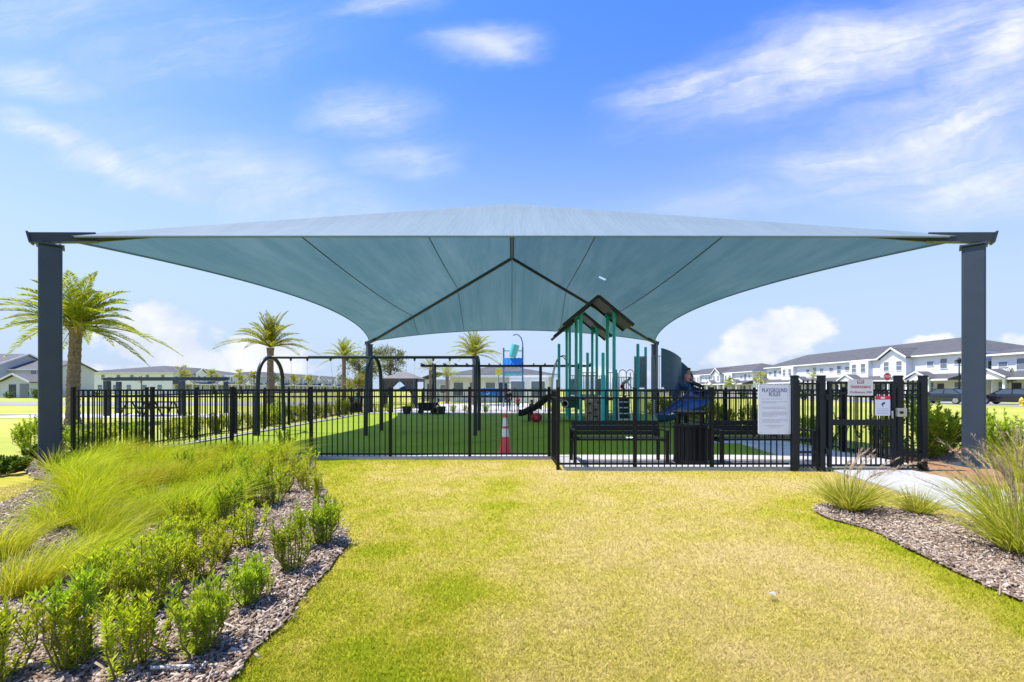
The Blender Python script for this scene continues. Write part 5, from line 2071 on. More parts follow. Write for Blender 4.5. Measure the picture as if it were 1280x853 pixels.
R90 = rad(-90)
townhouses('long white townhouse terrace behind the gate with large grey roof nearest the stop sign', (59, 100, 0), R90, 7, 6.3, ze=6.1, zr=8.8, pattern='FEFFEGF')
townhouses('white townhouse terrace farthest away on the right beside the slide', (59, 152, 0), R90, 7, 6.6, pattern='FGEFGEF')
townhouses('white townhouse terrace right of the right canopy post behind the dark car', (60.5, 54.5, 0), R90, 4, 6.3, pattern='FFGF', zr=7.7)
R90L = rad(90)
townhouses('wide white townhouse block on the left behind the low pergola', (-88, 112, 0), R90L, 6, 6.4, depth=24, ze=5.5, zr=8.0, pattern='FGFEFG')
townhouses('farthest pale townhouse terrace on the left behind the swings', (-89, 156, 0), R90L, 13, 6.4, depth=12, ze=5.6, zr=7.8, pattern='FGFEG', wallm='wall_grey')


def front_house():
    t = thing('gabled_house', 'white two storey house with grey gabled roofs at the far left edge', 'house', (-85, 70, 0))
    w = MB()
    w.box2((-9, .0, 0), (1.3, 9, 5.3))
    w.extrude([(0, 5.3), (9, 5.3), (4.5, 7.3)], -9, 1.3, 'x')
    w.box2((1.31, 2.0, 0), (8.6, 9, 4.75))
    w.extrude([(2.0, 4.75), (9, 4.75), (5.5, 6.2)], 1.31, 8.6, 'x')
    w.box2((4.9, -2.4, 0), (9.7, 1.996, 2.5))
    w.extrude([(5.1, 2.5), (9.5, 2.5), (7.3, 3.55)], -2.4, -2.2, 'y')
    w.build('wall', M['wall_grey'], t)
    r = gable_roof(MB(), -9.4, 1.75, -.5, 9.5, 5.15, 7.45, 'x')
    gable_roof(r, 1.32, 9.0, 1.6, 9.4, 4.65, 6.35, 'x')
    ro = r.build('roof', M['shingle_brown'], t)
    gable_roof(MB(), 4.6, 10.0, -2.9, 1.99, 2.5, 3.8, 'y').build('porch_roof', M['shingle_brown'], t)
    v = MB()
    v.bar((1.78, -.55, 5.1), (1.78, 4.5, 7.42), .05, .25).bar((1.78, 9.55, 5.1), (1.78, 4.5, 7.42), .05, .25)
    v.bar((4.6, -2.93, 2.46), (7.3, -2.93, 3.75), .05, .24).bar((10.0, -2.93, 2.46), (7.3, -2.93, 3.75), .05, .24)
    v.box2((1.33, 1.56, 4.5), (9.0, 1.597, 4.68))
    v.build('verge', M['white_paint'], t)
    window(t, 5.3, 1.985, 3.2, .95, 1.3)

    window(t, -5.5, -.015, 3.4, 1.2, 1.3)
    d = MB().box2((6.3, -2.45, .05), (7.4, -2.405, 2.1)).build('door', M['door_dark'], t)
    MB().ball((7.25, -2.5, 1.05), .05, n=8).build('handle', M['galv'], d)
    MB().box2((8.0, -2.45, .05), (9.4, -2.405, 2.2)).build('garage_door', M['glass'], t)
    return t


front_house()
# clubhouse behind the splash pad
t = thing('clubhouse', 'low white pool clubhouse with grey hipped roof behind the splash pad', 'building', (-6.6, 46, 0))
w = MB().box2((0, 0, 0), (10.8, 8, 2.75))
w.box2((6.3, -1.2, 0), (10.4, -.004, 2.6))
w.build('wall', M['wall_white'], t)
hip_roof(-.6, 11.4, -.9, 8.6, 2.95, 4.0).build('roof', M['shingle'], t)
MB().box2((-.62, -.94, 2.62), (11.42, -.905, 2.9)).build('fascia', M['white_paint'], t)
for x in (.9, 2.6, 4.3):
    window(t, x, -.013, .7, 1.0, 1.4)
for x in (7.2, 9.3):
    window(t, x, -1.213, .5, 1.4, 1.7)
d = MB().box2((5.2, -.035, .02), (6.1, -.003, 2.1)).build('door', M['door_dark'], t)
MB().ball((5.95, -.08, 1.05), .05, n=8).build('handle', M['galv'], d)
# pool wall / second low building by the cabana
t = thing('pool_house', 'small pale pool house between the cabana and the clubhouse', 'building', (-10.2, 50, 0))
MB().box2((0, 0, 0), (3.2, 5, 2.5)).build('wall', M['wall_grey'], t)
hip_roof(-.4, 3.6, -.4, 5.4, 2.7, 3.3).build('roof', M['shingle_brown'], t) if False else gable_roof(MB(), -.4, 3.6, -.4, 5.4, 2.65, 3.4, 'y').build('roof', M['shingle_brown'], t)
MB().box2((.4, -.035, .02), (1.3, -.003, 2.0)).build('door', M['door_dark'], t)
window(t, 2.3, -.013, .9, .8, 1.0)


# ------------------------------------------------------------ vegetation
def leaves(org, dirs, L, W, rs, fold=.25, droop=0.0):
    """one folded kite-shaped leaf per row"""
    n = len(org)
    dirs = dirs / np.linalg.norm(dirs, axis=1, keepdims=True)
    up = np.tile(np.array([0, 0, 1.0]), (n, 1)) + rs.normal(0, .45, (n, 3))
    s = np.cross(dirs, up)
    s /= np.linalg.norm(s, axis=1, keepdims=True) + 1e-9
    nn = np.cross(s, dirs)
    L, W = np.broadcast_to(L, (n,))[:, None], np.broadcast_to(W, (n,))[:, None]
    mid = org + dirs * L * .5 + nn * W * fold
    p0 = org
    p1 = mid + s * W
    p2 = org + dirs * L - np.array([0, 0, 1.0]) * droop * L
    p3 = mid - s * W
    V_ = np.stack([p0, p1, p2, p3], 1).reshape(-1, 3)
    return V_, np.arange(n * 4).reshape(-1, 4)


def join_np(parts):
    V_, F_, o = [], [], 0
    for v, f in parts:
        V_.append(v)
        F_.append(f + o)
        o += len(v)
    return np.concatenate(V_), np.concatenate(F_)


def shrub_proto(seed, h, nst, spread, leafm, L=.046, W=.0046, per=30):
    """upright shoots, each ringed with narrow leaves that crowd towards the tip"""
    rs = np.random.default_rng(seed)
    parts = []
    sm = MB()
    for k in range(nst):
        a = rs.random() * 2 * PI
        out = spread * math.sqrt(rs.random())
        base = np.array([math.cos(a), math.sin(a), 0]) * spread * .42 * rs.random()
        top = np.array([math.cos(a) * out, math.sin(a) * out, h * (.62 + .42 * rs.random()) * (1 - .28 * out / spread)])
        midp = base * .5 + top * .5 + np.array([math.cos(a), math.sin(a), -.25]) * out * .34
        n = int(per * 2.3 * (.8 + .5 * rs.random()))
        tt = .05 + .95 * rs.random(n) ** 1.05
        P = ((1 - tt) ** 2)[:, None] * base + (2 * tt * (1 - tt))[:, None] * midp + (tt ** 2)[:, None] * top
        az = np.arange(n) * 2.4 + rs.random(n)
        T = (top - base) / np.linalg.norm(top - base)
        radial = np.stack([np.cos(az), np.sin(az), np.zeros(n)], -1)
        d = radial * (1.05 - .62 * tt)[:, None] + T * (.45 + .85 * tt)[:, None] + rs.normal(0, .15, (n, 3))
        parts.append(leaves(P, d, L * (.75 + .5 * rs.random(n)), W * (.8 + .5 * rs.random(n)), rs))
        sm.tube([base, midp, top], [.006, .0045, .002], 5)
        # side twigs
        for _ in range(2):
            t0 = .35 + .4 * rs.random()
            q0 = (1 - t0) ** 2 * base + 2 * t0 * (1 - t0) * midp + t0 ** 2 * top
            b = rs.random() * 2 * PI
            q1 = q0 + np.array([math.cos(b) * .065, math.sin(b) * .065, .13]) * (h / .45)
            m_ = int(per * 1.3)
            t1 = rs.random(m_)
            P = q0 + (q1 - q0) * t1[:, None]
            az = rs.random(m_) * 6.28
            d = np.stack([np.cos(az), np.sin(az), .3 + t1], -1)
            parts.append(leaves(P, d, L * (.7 + .45 * rs.random(m_)), W * (.8 + .4 * rs.random(m_)), rs))
            sm.tube([q0, q1], [.003, .0015], 4)
    V_, F_ = join_np(parts)
    V_[:, 2] = np.maximum(V_[:, 2], .012)
    t = thing('young_shrub', 'young shrub', 'shrub', (0, 0, 0))
    link('foliage', np_mesh('foliage', V_, F_, M[leafm]), t)
    sm.build('stem', M['stem'], t)
    return t


def blade_strip(base, d0, L, W, bend, rs, segs=4, wind=(0, 0)):
    """curved grass blades as tapering ribbons"""
    n = len(base)
    tt = np.linspace(0, 1, segs + 1)
    wv_ = np.array([wind[0], wind[1], 0.0])
    side = np.cross(d0, np.array([0, 0, 1.0]) + rs.normal(0, .5, (n, 3)))
    side /= np.linalg.norm(side, axis=1, keepdims=True) + 1e-9
    hor = d0.copy()
    hor[:, 2] = 0
    rows = []
    for t in tt:
        p = base + d0 * (L * t)[:, None] + (hor * .6 + wv_) * (L * bend * t * t)[:, None]
        p[:, 2] -= L * bend * .42 * t ** 2.4
        w = (W * (1 - t ** 1.6) + .0004)[:, None]
        rows.append(np.stack([p - side * w, p + side * w], 1))
    A = np.stack(rows, 1)                              # n, segs+1, 2, 3
    V_ = A.reshape(-1, 3)
    b = (np.arange(n) * (segs + 1) * 2)[:, None, None]
    q = np.array([[2 * i, 2 * i + 1, 2 * i + 3, 2 * i + 2] for i in range(segs)])[None]
    return V_, (b + q).reshape(-1, 4)


def grass_proto(seed, nbl, L, W, spread, mat_, wind=(0, 0), bend=.5, r0=.10, plumes=0, plume_L=0, name='grass_clump', cat='ornamental grass', plume_spread=.5, plume_wind=None):
    rs = np.random.default_rng(seed)
    a = rs.random(nbl) * 2 * PI
    rr_ = r0 * np.sqrt(rs.random(nbl))
    base = np.stack([np.cos(a) * rr_, np.sin(a) * rr_, np.zeros(nbl)], -1)
    a2 = a + rs.normal(0, .6, nbl)
    tl = spread * rs.random(nbl) ** .7
    d0 = np.stack([np.cos(a2) * np.sin(tl), np.sin(a2) * np.sin(tl), np.cos(tl)], -1)
    V_, F_ = blade_strip(base, d0, L * (.55 + .5 * rs.random(nbl)), W * (.7 + .6 * rs.random(nbl)), bend * (.6 + .8 * rs.random(nbl)), rs, 5, wind)
    V_[:, 2] = np.maximum(V_[:, 2], .01)
    t = thing(name, 'grass clump', cat, (0, 0, 0))
    link('blades', np_mesh('blades', V_, F_, M[mat_]), t)
    if plumes:
        n = plumes
        a = rs.random(n) * 2 * PI
        tl = plume_spread * rs.random(n)
        d0 = np.stack([np.cos(a) * np.sin(tl), np.sin(a) * np.sin(tl), np.cos(tl)], -1)
        base = rs.normal(0, .04, (n, 3))
        base[:, 2] = 0
        V_, F_ = blade_strip(base, d0, plume_L * (.8 + .3 * rs.random(n)), np.full(n, .0028), .5 * (.7 + .5 * rs.random(n)), rs, 7, plume_wind or wind)
        parts = [(V_, F_)]
        # feathery heads near the tips
        A = V_.reshape(n, 8, 2, 3).mean(2)
        org, drs = [], []
        for i in range(n):
            for k in range(70):
                u = .60 + .40 * rs.random()
                s = u * 7
                j = min(int(s), 6)
                p = A[i, j] + (A[i, j + 1] - A[i, j]) * (s - j)
                tdir = A[i, j + 1] - A[i, j]
                tdir = tdir / (np.linalg.norm(tdir) + 1e-9)
                org.append(p)
                drs.append(tdir * 1.5 + rs.normal(0, .45, 3))
        parts.append(leaves(np.array(org), np.array(drs), .035 + .03 * rs.random(len(org)), np.full(len(org), .0022), rs))
        V_, F_ = join_np(parts)
        link('plumes', np_mesh('plumes', V_, F_, M['plume']), t)
    return t


# --- muhly grass in the left bed, combed over by the wind
WIND = (.55, .12)
mu = [grass_proto(100 + k, 620, (.62, .74, .58, .68)[k], .0022, (.62, .75, .55, .9)[k], 'grass_blade' if k != 2 else 'grass_gold', ((.55, .12), (.8, .05), (.4, .2), (.65, -.1))[k], .62, .15) for k in range(4)]
GP = [(-3.15, 3.15), (-3.5, 3.9), (-3.3, 4.5), (-3.85, 6.3), (-4.3, 7.6), (-4.5, 8.55), (-8.2, 8.6), (-7.6, 7.7), (-7.0, 6.6), (-5.3, 5.2), (-4.25, 3.9)]
spots = []
r4 = random.Random(21)
tries = 0
while tries < 9000 and len(spots) < 58:
    tries += 1
    x, y = r4.uniform(-8.3, -3), r4.uniform(3.0, 8.6)
    if not in_poly(np.array([x]), np.array([y]), GP)[0]:
        continue
    if all((x - a) ** 2 + (y - b) ** 2 > .50 ** 2 for a, b in spots):
        spots.append((x, y))
used = [False] * 4
GL = 'wispy lime green grass clump in the windswept drift of the left bed'


def place(protos, flags, k, loc, rz, sc, label, group):
    if not flags[k]:
        flags[k] = True
        o = protos[k]
        o.location, o.rotation_euler, o.scale = loc, (0, 0, rz), (sc,) * 3
        o['label'] = label
        o['group'] = group
        return o
    return copy_tree(protos[k], None, loc, rz, sc, label, group)


for i, (x, y) in enumerate(spots):
    k = (0, 1, 3)[i % 3] if i % 7 else 2
    lab = GL if k != 2 else 'golden green grass clump in the windswept drift of the left bed'
    place(mu, used, k, (x, y, .02), r4.uniform(-.7, .7), r4.uniform(.68, 1.18), lab, 'grass clumps of the left bed')
for px, py, lab, sc in ((38, 745, 'golden grass clump standing alone on the bark chips at the left edge', .85),
                        (6, 700, 'grass clump cut by the left edge of the frame on bark chips', .8)):
    q = G(px, py)
    copy_tree(mu[2], None, (q.x, q.y, .02), r4.uniform(-.4, .4), sc, lab, 'grass clumps of the left bed')
sp = grass_proto(130, 160, .62, .0035, .9, 'fountain_blade', (.05, 0), .35, .05)
q = G(66, 592)
sp.location = (q.x + .02, q.y, .02)
tag(sp, 'dark spiky grass tuft at the foot of the left canopy post', group='grass clumps of the left bed')

# --- young shrubs in the left bed
sh = [shrub_proto(200, .50, 11, .17, 'shrub_leaf', per=30), shrub_proto(201, .52, 8, .15, 'shrub_leaf_light', per=26), shrub_proto(202, .44, 15, .20, 'shrub_leaf', per=30),
      shrub_proto(203, .58, 5, .10, 'shrub_leaf_light', per=34), shrub_proto(204, .48, 9, .16, 'shrub_leaf_light', per=28)]
shf = [False] * 5
SG = 'young shrubs planted in rows in the left bed'
named = [
    (242, 818, 2, 1.0, 'dense dark green young shrub nearest the white plastic strip'),
    (306, 757, 2, .84, 'low round green shrub on open bark, second along the lawn edge'),
    (365, 714, 0, .98, 'narrow upright green shrub beside the wide shrub at the bed corner'),
    (399, 680, 2, 1.12, 'wide dark green shrub at the corner of the bark bed by the lawn'),
    (107, 826, 0, 1.05, 'tall dark leafy shrub in the front left of the bed with bare lower stem'),
    (12, 850, 1, 1.0, 'yellow green shrub cut by the left edge at the bottom'),
    (80, 842, 3, .88, 'thin yellow green shoot left of the tall leafy shrub'),
    (152, 846, 3, .95, 'thin pale shoot right of the tall leafy shrub at the bottom'),
    (182, 828, 4, .70, 'small pale green shrub just left of the dense dark shrub in front'),
    (337, 742, 3, .28, 'tiny sprig beside the low round shrub'),
    (357, 572, 3, 1.30, 'tall single shoot rising against the fence near the lawn corner'),
    (387, 592, 3, .95, 'slim shoot at the lawn edge in front of the kerb'),
    (311, 684, 4, .98, 'light green shrub alone on bark in the middle of the bed'),
    (291, 657, 0, 1.08, 'full leafy shrub behind the light green one mid bed'),
]
for px, py, k, sc, lab in named:
    q = G(px, py, .02)
    place(sh, shf, k, q, r4.uniform(0, 6.28), sc, lab, SG)
rest = [(115, 748), (182, 738), (190, 764), (194, 702), (231, 730), (257, 723), (235, 702), (272, 705), (327, 634), (357, 617), (344, 608), (383, 613), (397, 623), (320, 600),
        (303, 607), (337, 588), (296, 577), (314, 586), (270, 596), (258, 588), (236, 602), (240, 662), (228, 670), (266, 686), (372, 596), (284, 604), (250, 640), (215, 690),
        (352, 588), (330, 575), (282, 582), (306, 632), (212, 722), (160, 772), (205, 745), (272, 640), (376, 603), (343, 630), (140, 770), (262, 612)]
for i, (px, py) in enumerate(rest):
    q = G(px, py, .02)
    k = (1, 4, 0, 1, 3, 4)[i % 6]
    back = py < 640
    lab = 'yellow green young shrub in the crowded far end of the left bed by the fence' if back else 'yellow green young shrub in the crowded middle of the left bed'
    place(sh, shf, k, q, r4.uniform(0, 6.28), r4.uniform(.78, 1.06) * (1.10 if back else .90), lab, SG + (' far end' if back else ' middle'))

# --- fountain grass in the right bed
fg = grass_proto(300, 700, .62, .0028, .95, 'fountain_blade', (.10, 0), .40, .10, 14, .82, plume_spread=.45, plume_wind=(.75, -.05))
q = G(1062, 641)
fg.location = (q.x, q.y, .02)
tag(fg, 'fountain grass clump with tan plumes blown towards the gate, left end of the right bed', group='fountain grass of the right bed')
f2 = grass_proto(301, 330, .42, .0028, .95, 'fountain_blade', (.05, 0), .4, .07)
q = G(1147, 645)
f2.location = (q.x, q.y, .02)
tag(f2, 'small fountain grass tuft between the plumed clump and the big right clumps', group='fountain grass of the right bed')
f3 = grass_proto(302, 640, .90, .0032, .92, 'fountain_blade', (-.05, -.05), .50, .13, 18, .98, plume_spread=.6, plume_wind=(-.35, 0))
q = G(1236, 688)
f3.location = (4.42, 3.72, .02)
tag(f3, 'largest fountain grass clump arching over the bark at the right edge', group='fountain grass of the right bed')
f4 = grass_proto(303, 600, .85, .0036, .75, 'fountain_blade', (-.1, 0), .45, .13, 20, 1.08, plume_spread=.5, plume_wind=(-.25, 0))
f4.location = (5.0, 4.3, .02)
tag(f4, 'tall fountain grass clump with pale plumes in front of the right canopy post', group='fountain grass of the right bed')
for x, y, k, lab in ((7.35, 5.9, 1.0, 'tall grass clump on the far side of the walkway at the right edge'), (7.9, 6.7, .95, 'tall grass clump beside the right canopy post at the walkway'),
                     (4.9, 3.0, .9, 'fountain grass clump cut by the right edge nearest the camera')):
    copy_tree(f4 if y > 4 else f3, None, (x, y, .02), r4.uniform(0, 6), k, lab, 'fountain grass of the right bed')

# --- shrubs round the fence
bsh = [shrub_proto(400, .95, 22, .42, 'shrub_leaf', .07, .011, 30), shrub_proto(401, .80, 20, .40, 'dark_leaf', .07, .011, 30), shrub_proto(402, .85, 20, .45, 'shrub_leaf_light', .07, .011, 28)]
for b in bsh:
    b.name = 'leafy_shrub'
bf = [False] * 3
uniq = [((-10.3, 9.9), 1, 1.0, 'dark green rounded shrub left of the left canopy post'), ((-11.4, 10.3), 0, .9, 'shrub at the left edge beyond the bark strip'), ((-9.55, 9.6), 0, .82, 'green shrub between the left canopy post and the palm'),
        ((8.55, 9.1), 0, 1.5, 'bright green shrub between the fence corner and right canopy post'), ((9.3, 9.5), 1, 1.35, 'darker green shrub just left of the right canopy post'),
        ((10.4, 9.3), 0, 1.1, 'green shrub right of the right canopy post'), ((11.2, 9.8), 2, .9, 'yellow green shrub at the right edge behind the tall grass')]
for (x, y), k, sc, lab in uniq:
    o = place(bsh, bf, k, (x, y, .0), r4.uniform(0, 6), sc, lab, 'shrubs around the fence')
for i in range(7):
    copy_tree(bsh[(2, 0, 2)[i % 3]], None, (-9.75 + r4.uniform(-.15, .15), 10.4 + i * .95, 0), r4.uniform(0, 6), r4.uniform(.7, .95), 'shrub in the row outside the left fence, dark end by the palm', 'shrubs along the left fence, dark end')
for i in range(9):
    copy_tree(bsh[(2, 0, 2)[i % 3]], None, (-9.7 + r4.uniform(-.2, .2), 17.0 + i * 1.05, 0), r4.uniform(0, 6), r4.uniform(.85, 1.15), 'shrub in the row outside the left fence seen through the swing arches', 'shrubs along the left fence, swing end')
for i in range(15):
    copy_tree(bsh[(2, 0, 2, 0)[i % 4]], None, (8.7 + r4.uniform(-.2, .3), 10.6 + i * 1.12, 0), r4.uniform(0, 6), r4.uniform(.9, 1.25), 'yellow green shrub in the row outside the right fence', 'shrubs along the right fence')
for i, px in enumerate((472, 486, 512, 566, 584, 607, 690)):
    Yq = 26.7
    copy_tree(bsh[(2, 0)[i % 2]], None, ((px - CX) / F * Yq, Yq, 0), r4.uniform(0, 6), r4.uniform(.55, .8), 'small shrub in the row outside the back fence', 'shrubs along the back fence')
low = shrub_proto(410, .30, 16, .26, 'dark_leaf', .09, .018, 20)
low.name = 'low_plant'
q = G(92, 588)
low.location = (q.x, q.y, .02)
tag(low, 'low grey green plant at the right foot of the left canopy post', group='low plants by the left post')
for px, py, sc, lab in ((8, 594, 1.0, 'low green plant on bark at the left edge'), (50, 574, .9, 'low pale plant just left of the canopy post foot'), (104, 579, .8, 'low plant beside the fence corner post on the left')):
    q = G(px, py)
    copy_tree(low, None, (q.x, q.y, .02), r4.uniform(0, 6), sc, lab, 'low plants by the left post')


# --- palms
def palm(seed, label, loc, zc, R, nf, trunk_r, leafm, group='date palms on the common', lean=.0, dead=True, leaf_n=44, name='date_palm', up_bias=0.0):
    rs = np.random.default_rng(seed)
    t = thing(name, label, 'palm tree', loc, 0, group)
    # trunk: rings of old leaf bases in a spiral diamond pattern
    nr = max(24, int(zc / .05))
    na = 22
    V_, F_ = [], []
    for i in range(nr + 1):
        z = (zc - .05) * i / nr
        u = i / nr
        r = trunk_r * (1.12 - .22 * u + .30 * max(0, (u - .86) / .14) ** 1.5 + .25 * max(0, (.08 - u) / .08))
        for k in range(na):
            a = 2 * PI * k / na
            ph = z / (trunk_r * 1.1)
            dmd = abs(math.sin(a * 4 + ph * 2.2)) * abs(math.sin(a * 4 - ph * 2.2))
            rr_ = r * (1 + .16 * dmd + .03 * rs.normal())
            V_.append((rr_ * math.cos(a) + lean * u * u, rr_ * math.sin(a), z))
    for i in range(nr):
        for k in range(na):
            F_.append((i * na + k, i * na + (k + 1) % na, (i + 1) * na + (k + 1) % na, (i + 1) * na + k))
    MB().add(V_, F_).build('trunk', M['bark_palm'], t)
    top = np.array([lean, 0, zc])
    parts = []
    rach = MB()
    for f in range(nf):
        az = f * 2.39996 + rs.normal(0, .15)
        u = (f + .5) / nf
        el = rad(86 - 82 * u ** 1.05 + up_bias) + rs.normal(0, .08)
        Lf = R * (1.0 + .12 * rs.normal()) * (1.02 - .10 * u)
        hz_ = np.array([math.cos(az), math.sin(az), 0.0])
        d0 = hz_ * math.cos(el) + np.array([0, 0, 1.0]) * math.sin(el)
        sag = (.22 + .26 * math.cos(el)) * Lf
        tt = np.linspace(0, 1, 12)
        C = top + d0 * (Lf * tt)[:, None] + np.array([0, 0, -1.0]) * (sag * tt ** 2.3)[:, None] + hz_ * (.10 * Lf * tt ** 2)[:, None]
        rach.tube([tuple(c) for c in C], [.028 * (1 - .85 * q_) * R / 2.6 for q_ in tt], 4)
        n = leaf_n
        ts = .14 + .86 * (np.arange(n) + rs.random(n) * .5) / n
        for s_ in (-1, 1):
            s7 = np.clip(ts * 11, 0, 10.999)
            j = s7.astype(int)
            P = C[j] + (C[j + 1] - C[j]) * (s7 - j)[:, None]
            T = C[j + 1] - C[j]
            T /= np.linalg.norm(T, axis=1, keepdims=True)
            sd_ = np.cross(T, np.array([0, 0, 1.0]))
            sd_ /= np.linalg.norm(sd_, axis=1, keepdims=True) + 1e-6
            upv = np.cross(sd_, T)
            d = T * .75 + sd_ * s_ * .72 + upv * .30 + rs.normal(0, .10, (n, 3))
            ll = R * .17 * np.sin(np.clip(ts * 1.05, 0, 1) * PI * .86 + .35) ** .8
            parts.append(leaves(P, d, np.maximum(ll, .05), np.full(n, .017 * R / 2.6), rs, .2, .12))
    V_, F_ = join_np(parts)
    cr = link('crown', np_mesh('crown', V_, F_, M[leafm]), t)
    rach.build('frond_stalks', M['palm_leaf_dark'] if False else M['yellow_leaf'], cr)
    if dead and seed == 501:
        for k in range(26):
            a = rs.random() * 2 * PI
            p0 = Vector((lean + trunk_r * 1.15 * math.cos(a), trunk_r * 1.15 * math.sin(a), zc - .28 + .3 * rs.random()))
            p1 = p0 + Vector((math.cos(a) * .16, math.sin(a) * .16, .26))
            MB().bar(p0, p1, .05, .02).build('frond_stub', M['palm_dead'], cr)
    return t


q = at(101, 392, 17.5)
palm(501, 'large date palm left of the picnic pergola, nearest behind the left canopy post', (((91 - CX) / F) * 17.5, 17.5, 0), 3.95, 2.72, 46, .185, 'palm_leaf', up_bias=-5, lean=.15, leaf_n=84)
palm(502, 'date palm rising behind the left swing arch', ((338 - CX) / F * 26, 26, 0), 3.95, 2.55, 40, .17, 'palm_leaf', up_bias=8)
palm(503, 'date palm between the swing arches left of the airy tree', ((430 - CX) / F * 37, 37, 0), 4.05, 2.2, 34, .15, 'palm_leaf', up_bias=4)
palm(504, 'date palm with full round crown in front of the clubhouse', ((593 - CX) / F * 38.5, 38.5, 0), 4.45, 2.75, 44, .18, 'palm_leaf')
palm(505, 'small palm in front of the pool house', ((559 - CX) / F * 42, 42, 0), 2.7, 1.8, 26, .15, 'palm_leaf', leaf_n=26)
palm(506, 'small palm right of the cabana roof', ((538 - CX) / F * 43, 43, 0), 3.4, 1.6, 24, .14, 'palm_leaf', leaf_n=26)
palm(507, 'young palm standing in front of the far terraces above the gate', ((1016 - CX) / F * 60, 60, 0), 2.9, 1.5, 22, .14, 'palm_leaf', leaf_n=22)


# --- leafy trees
def tree(seed, label, loc, h, crown_z, rx, rz_, nleaf, leafm, trunk_r=.07, name='young_tree', group='young street trees', leaf=.09, holes=.45, clumps=22, cat='tree', bare=False):
    rs = np.random.default_rng(seed)
    t = thing(name, label, cat, loc, 0, group)
    tb = MB()
    tb.tube([(0, 0, 0), (.03, .02, h * .35), (-.02, .03, crown_z), (.02, 0, h * .9)], [trunk_r * 1.3, trunk_r, trunk_r * .75, trunk_r * .2], 8)
    C = []
    for k in range(clumps):
        d = rs.normal(0, 1, 3)
        d /= np.linalg.norm(d)
        r = rs.random() ** .5
        c = np.array([d[0] * rx * r, d[1] * rx * r, crown_z + d[2] * rz_ * r])
        C.append(c)
        st = Vector((0, .02, min(h * .85, max(h * .28, c[2] - .35 * rz_ - .2 * r))))
        tb.tube([st, st.lerp(Vector(c), .55) + Vector((0, 0, .05)), Vector(c)], [trunk_r * .38, trunk_r * .25, trunk_r * .08], 5)
    tb.build('trunk', M['bark'], t)
    if not bare:
        C = np.array(C)
        k = rs.integers(0, len(C), nleaf)
        sc = .14 + holes * .55 * rs.random(len(C))
        P = C[k] + rs.normal(0, 1, (nleaf, 3)) * (sc[k] * rx * .62)[:, None] * np.array([1, 1, .8])
        d = rs.normal(0, 1, (nleaf, 3)) + np.array([0, 0, .1])
        V_, F_ = leaves(P, d, leaf * (.7 + .6 * rs.random(nleaf)), leaf * .30 * np.ones(nleaf), rs)
        link('crown', np_mesh('crown', V_, F_, M[leafm]), t)
    return t


tree(601, 'airy olive green tree behind the middle swing arch left of the back post', ((449 - CX) / F * 40, 40, 0), 4.9, 3.0, 1.7, 1.7, 4200, 'tree_leaf', .10, 'airy_tree', None, .15, clumps=30)
tree(602, 'taller airy tree between the back canopy post and the cabana', ((488 - CX) / F * 41, 41, 0), 5.7, 3.9, 1.7, 1.9, 3600, 'tree_leaf', .10, 'airy_tree', None, .15, clumps=34)
tree(608, 'sparse dark topped tree whose twigs show above the back left canopy post', ((462 - CX) / F * 46, 46, 0), 6.0, 4.6, 2.4, 1.3, 1100, 'dark_leaf', .09, 'airy_tree', None, .17, clumps=26)
tree(609, 'low yellow leafed tree at the foot of the airy tree by the swings', ((448 - CX) / F * 36, 36, 0), 2.9, 2.0, 1.1, .7, 1500, 'yellow_leaf', .05, 'airy_tree', None, .12, clumps=18)
tree(603, 'leafless young tree with spreading twigs in front of the wide white block', ((176.5 - CX) / F * 52, 52, 0), 3.4, 2.8, 1.5, .5, 10, 'yellow_leaf', .07, bare=True, clumps=26)
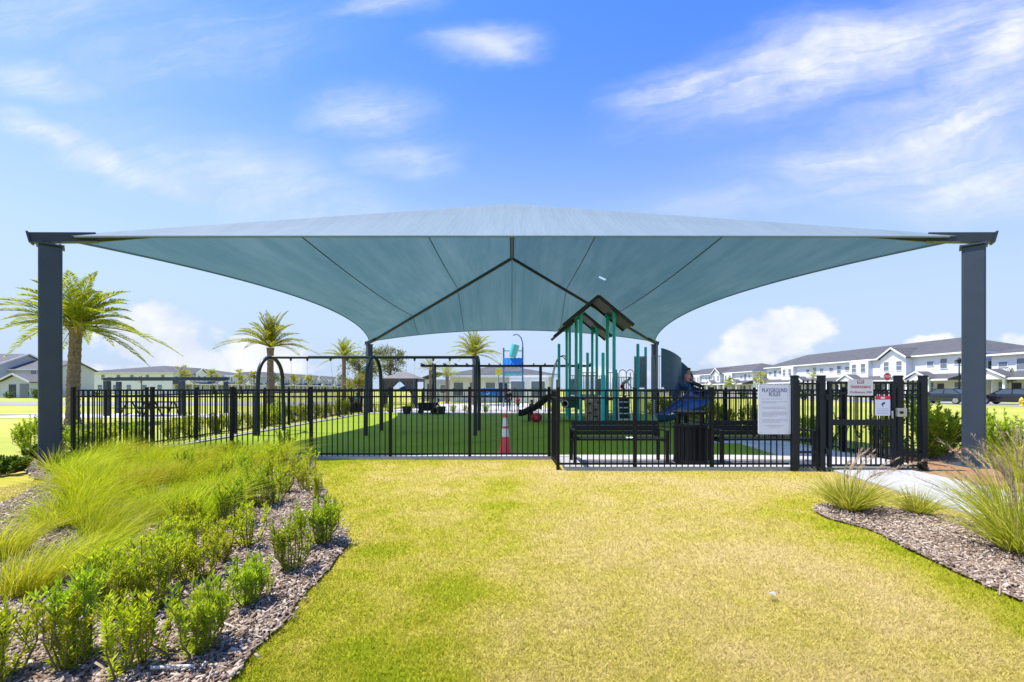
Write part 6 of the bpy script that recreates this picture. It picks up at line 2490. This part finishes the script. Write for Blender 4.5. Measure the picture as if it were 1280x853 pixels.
for k, (px, py, Yq, s_, lab) in enumerate((
        (226.5, 466, 58, 1.25, 'yellow leafed young tree above the right half of the low pergola'), (265, 468, 66, .85, 'small young tree at the right end of the low pergola'),
        (299.5, 470, 60, 1.05, 'golden young tree left of the left swing arch'), (318, 471, 66, .85, 'golden young tree partly behind the left swing arch'),
        (343, 473, 66, .8, 'green young tree inside the left swing arch'), (367.5, 474, 66, .9, 'young tree right of the left swing arch, first of a pair'),
        (385.5, 474, 66, .9, 'young tree right of the left swing arch, second of the pair'),
        (912, 478, 75, .95, 'green young tree in front of the far terrace beside the spiral slide'), (951, 472, 62, 1.3, 'pale yellow young tree in front of the gap between the terraces'),
        (1265, 470, 52, .95, 'small dark young tree in front of the terrace right of the canopy post'))):
    zc = CH + (HY - py) / F * Yq
    lm = ('yellow_leaf', 'yellow_leaf', 'yellow_leaf', 'yellow_leaf', 'tree_leaf', 'yellow_leaf', 'yellow_leaf', 'shrub_leaf', 'yellow_leaf', 'dark_leaf')[k]
    tree(620 + k, lab, ((px - CX) / F * Yq, Yq, 0), zc + s_ * 1.05, zc, s_ * .85, s_ * .95, 900, lm, .05, leaf=.16, clumps=14)

# hedges and small shrubs before the far houses
hb = bsh[1]
for i, (px, Yq, sc) in enumerate(((890, 64, 1.6), (928, 60, 1.5), (968, 57, 1.4), (1005, 55, 1.5), (1045, 54, 1.3), (1090, 53, 1.3), (1135, 52, 1.2), (1216, 49.5, 1.3), (1252, 48.5, 1.2))):
    copy_tree(hb, None, ((px - CX) / F * Yq, Yq, 0), i * 1.3, sc, 'round green shrub in the front gardens of the right terraces', 'garden shrubs of the right terraces')
for i, (px, Yq, sc) in enumerate(((12, 64, 1.5), (46, 62, 2.2), (60, 63, 1.8), (120, 70, 1.5))):
    copy_tree(hb, None, ((px - CX) / F * Yq, Yq, 0), i * 1.7, sc, 'round green shrub in front of the gabled house on the left', 'garden shrubs of the gabled house')

# --- small litter
q = G(215, 843, .03)
o = MB().tube([(-.105, 0, 0), (.105, .01, .004)], .008, 8).build('plastic_strip', M['grey_plastic'], None, (q.x, q.y, .062))
tag(o, 'short white plastic strip lying on the bark chips at the bottom', 'plastic strip')
q = G(965, 752)
V_ = [Vector((.028 * math.cos(a) * (1 + .3 * math.sin(3 * a)), .018 * math.sin(a), .008 * (1 + math.sin(2 * a)))) for a in [i * PI / 4 for i in range(8)]]
o = MB().add(V_ + [Vector((0, 0, .014))], [(i, (i + 1) % 8, 8) for i in range(8)]).build('litter_scrap', M['grey_plastic'], None, (q.x, q.y, .045))
tag(o, 'small white scrap of paper lying on the lawn on the right', 'paper')
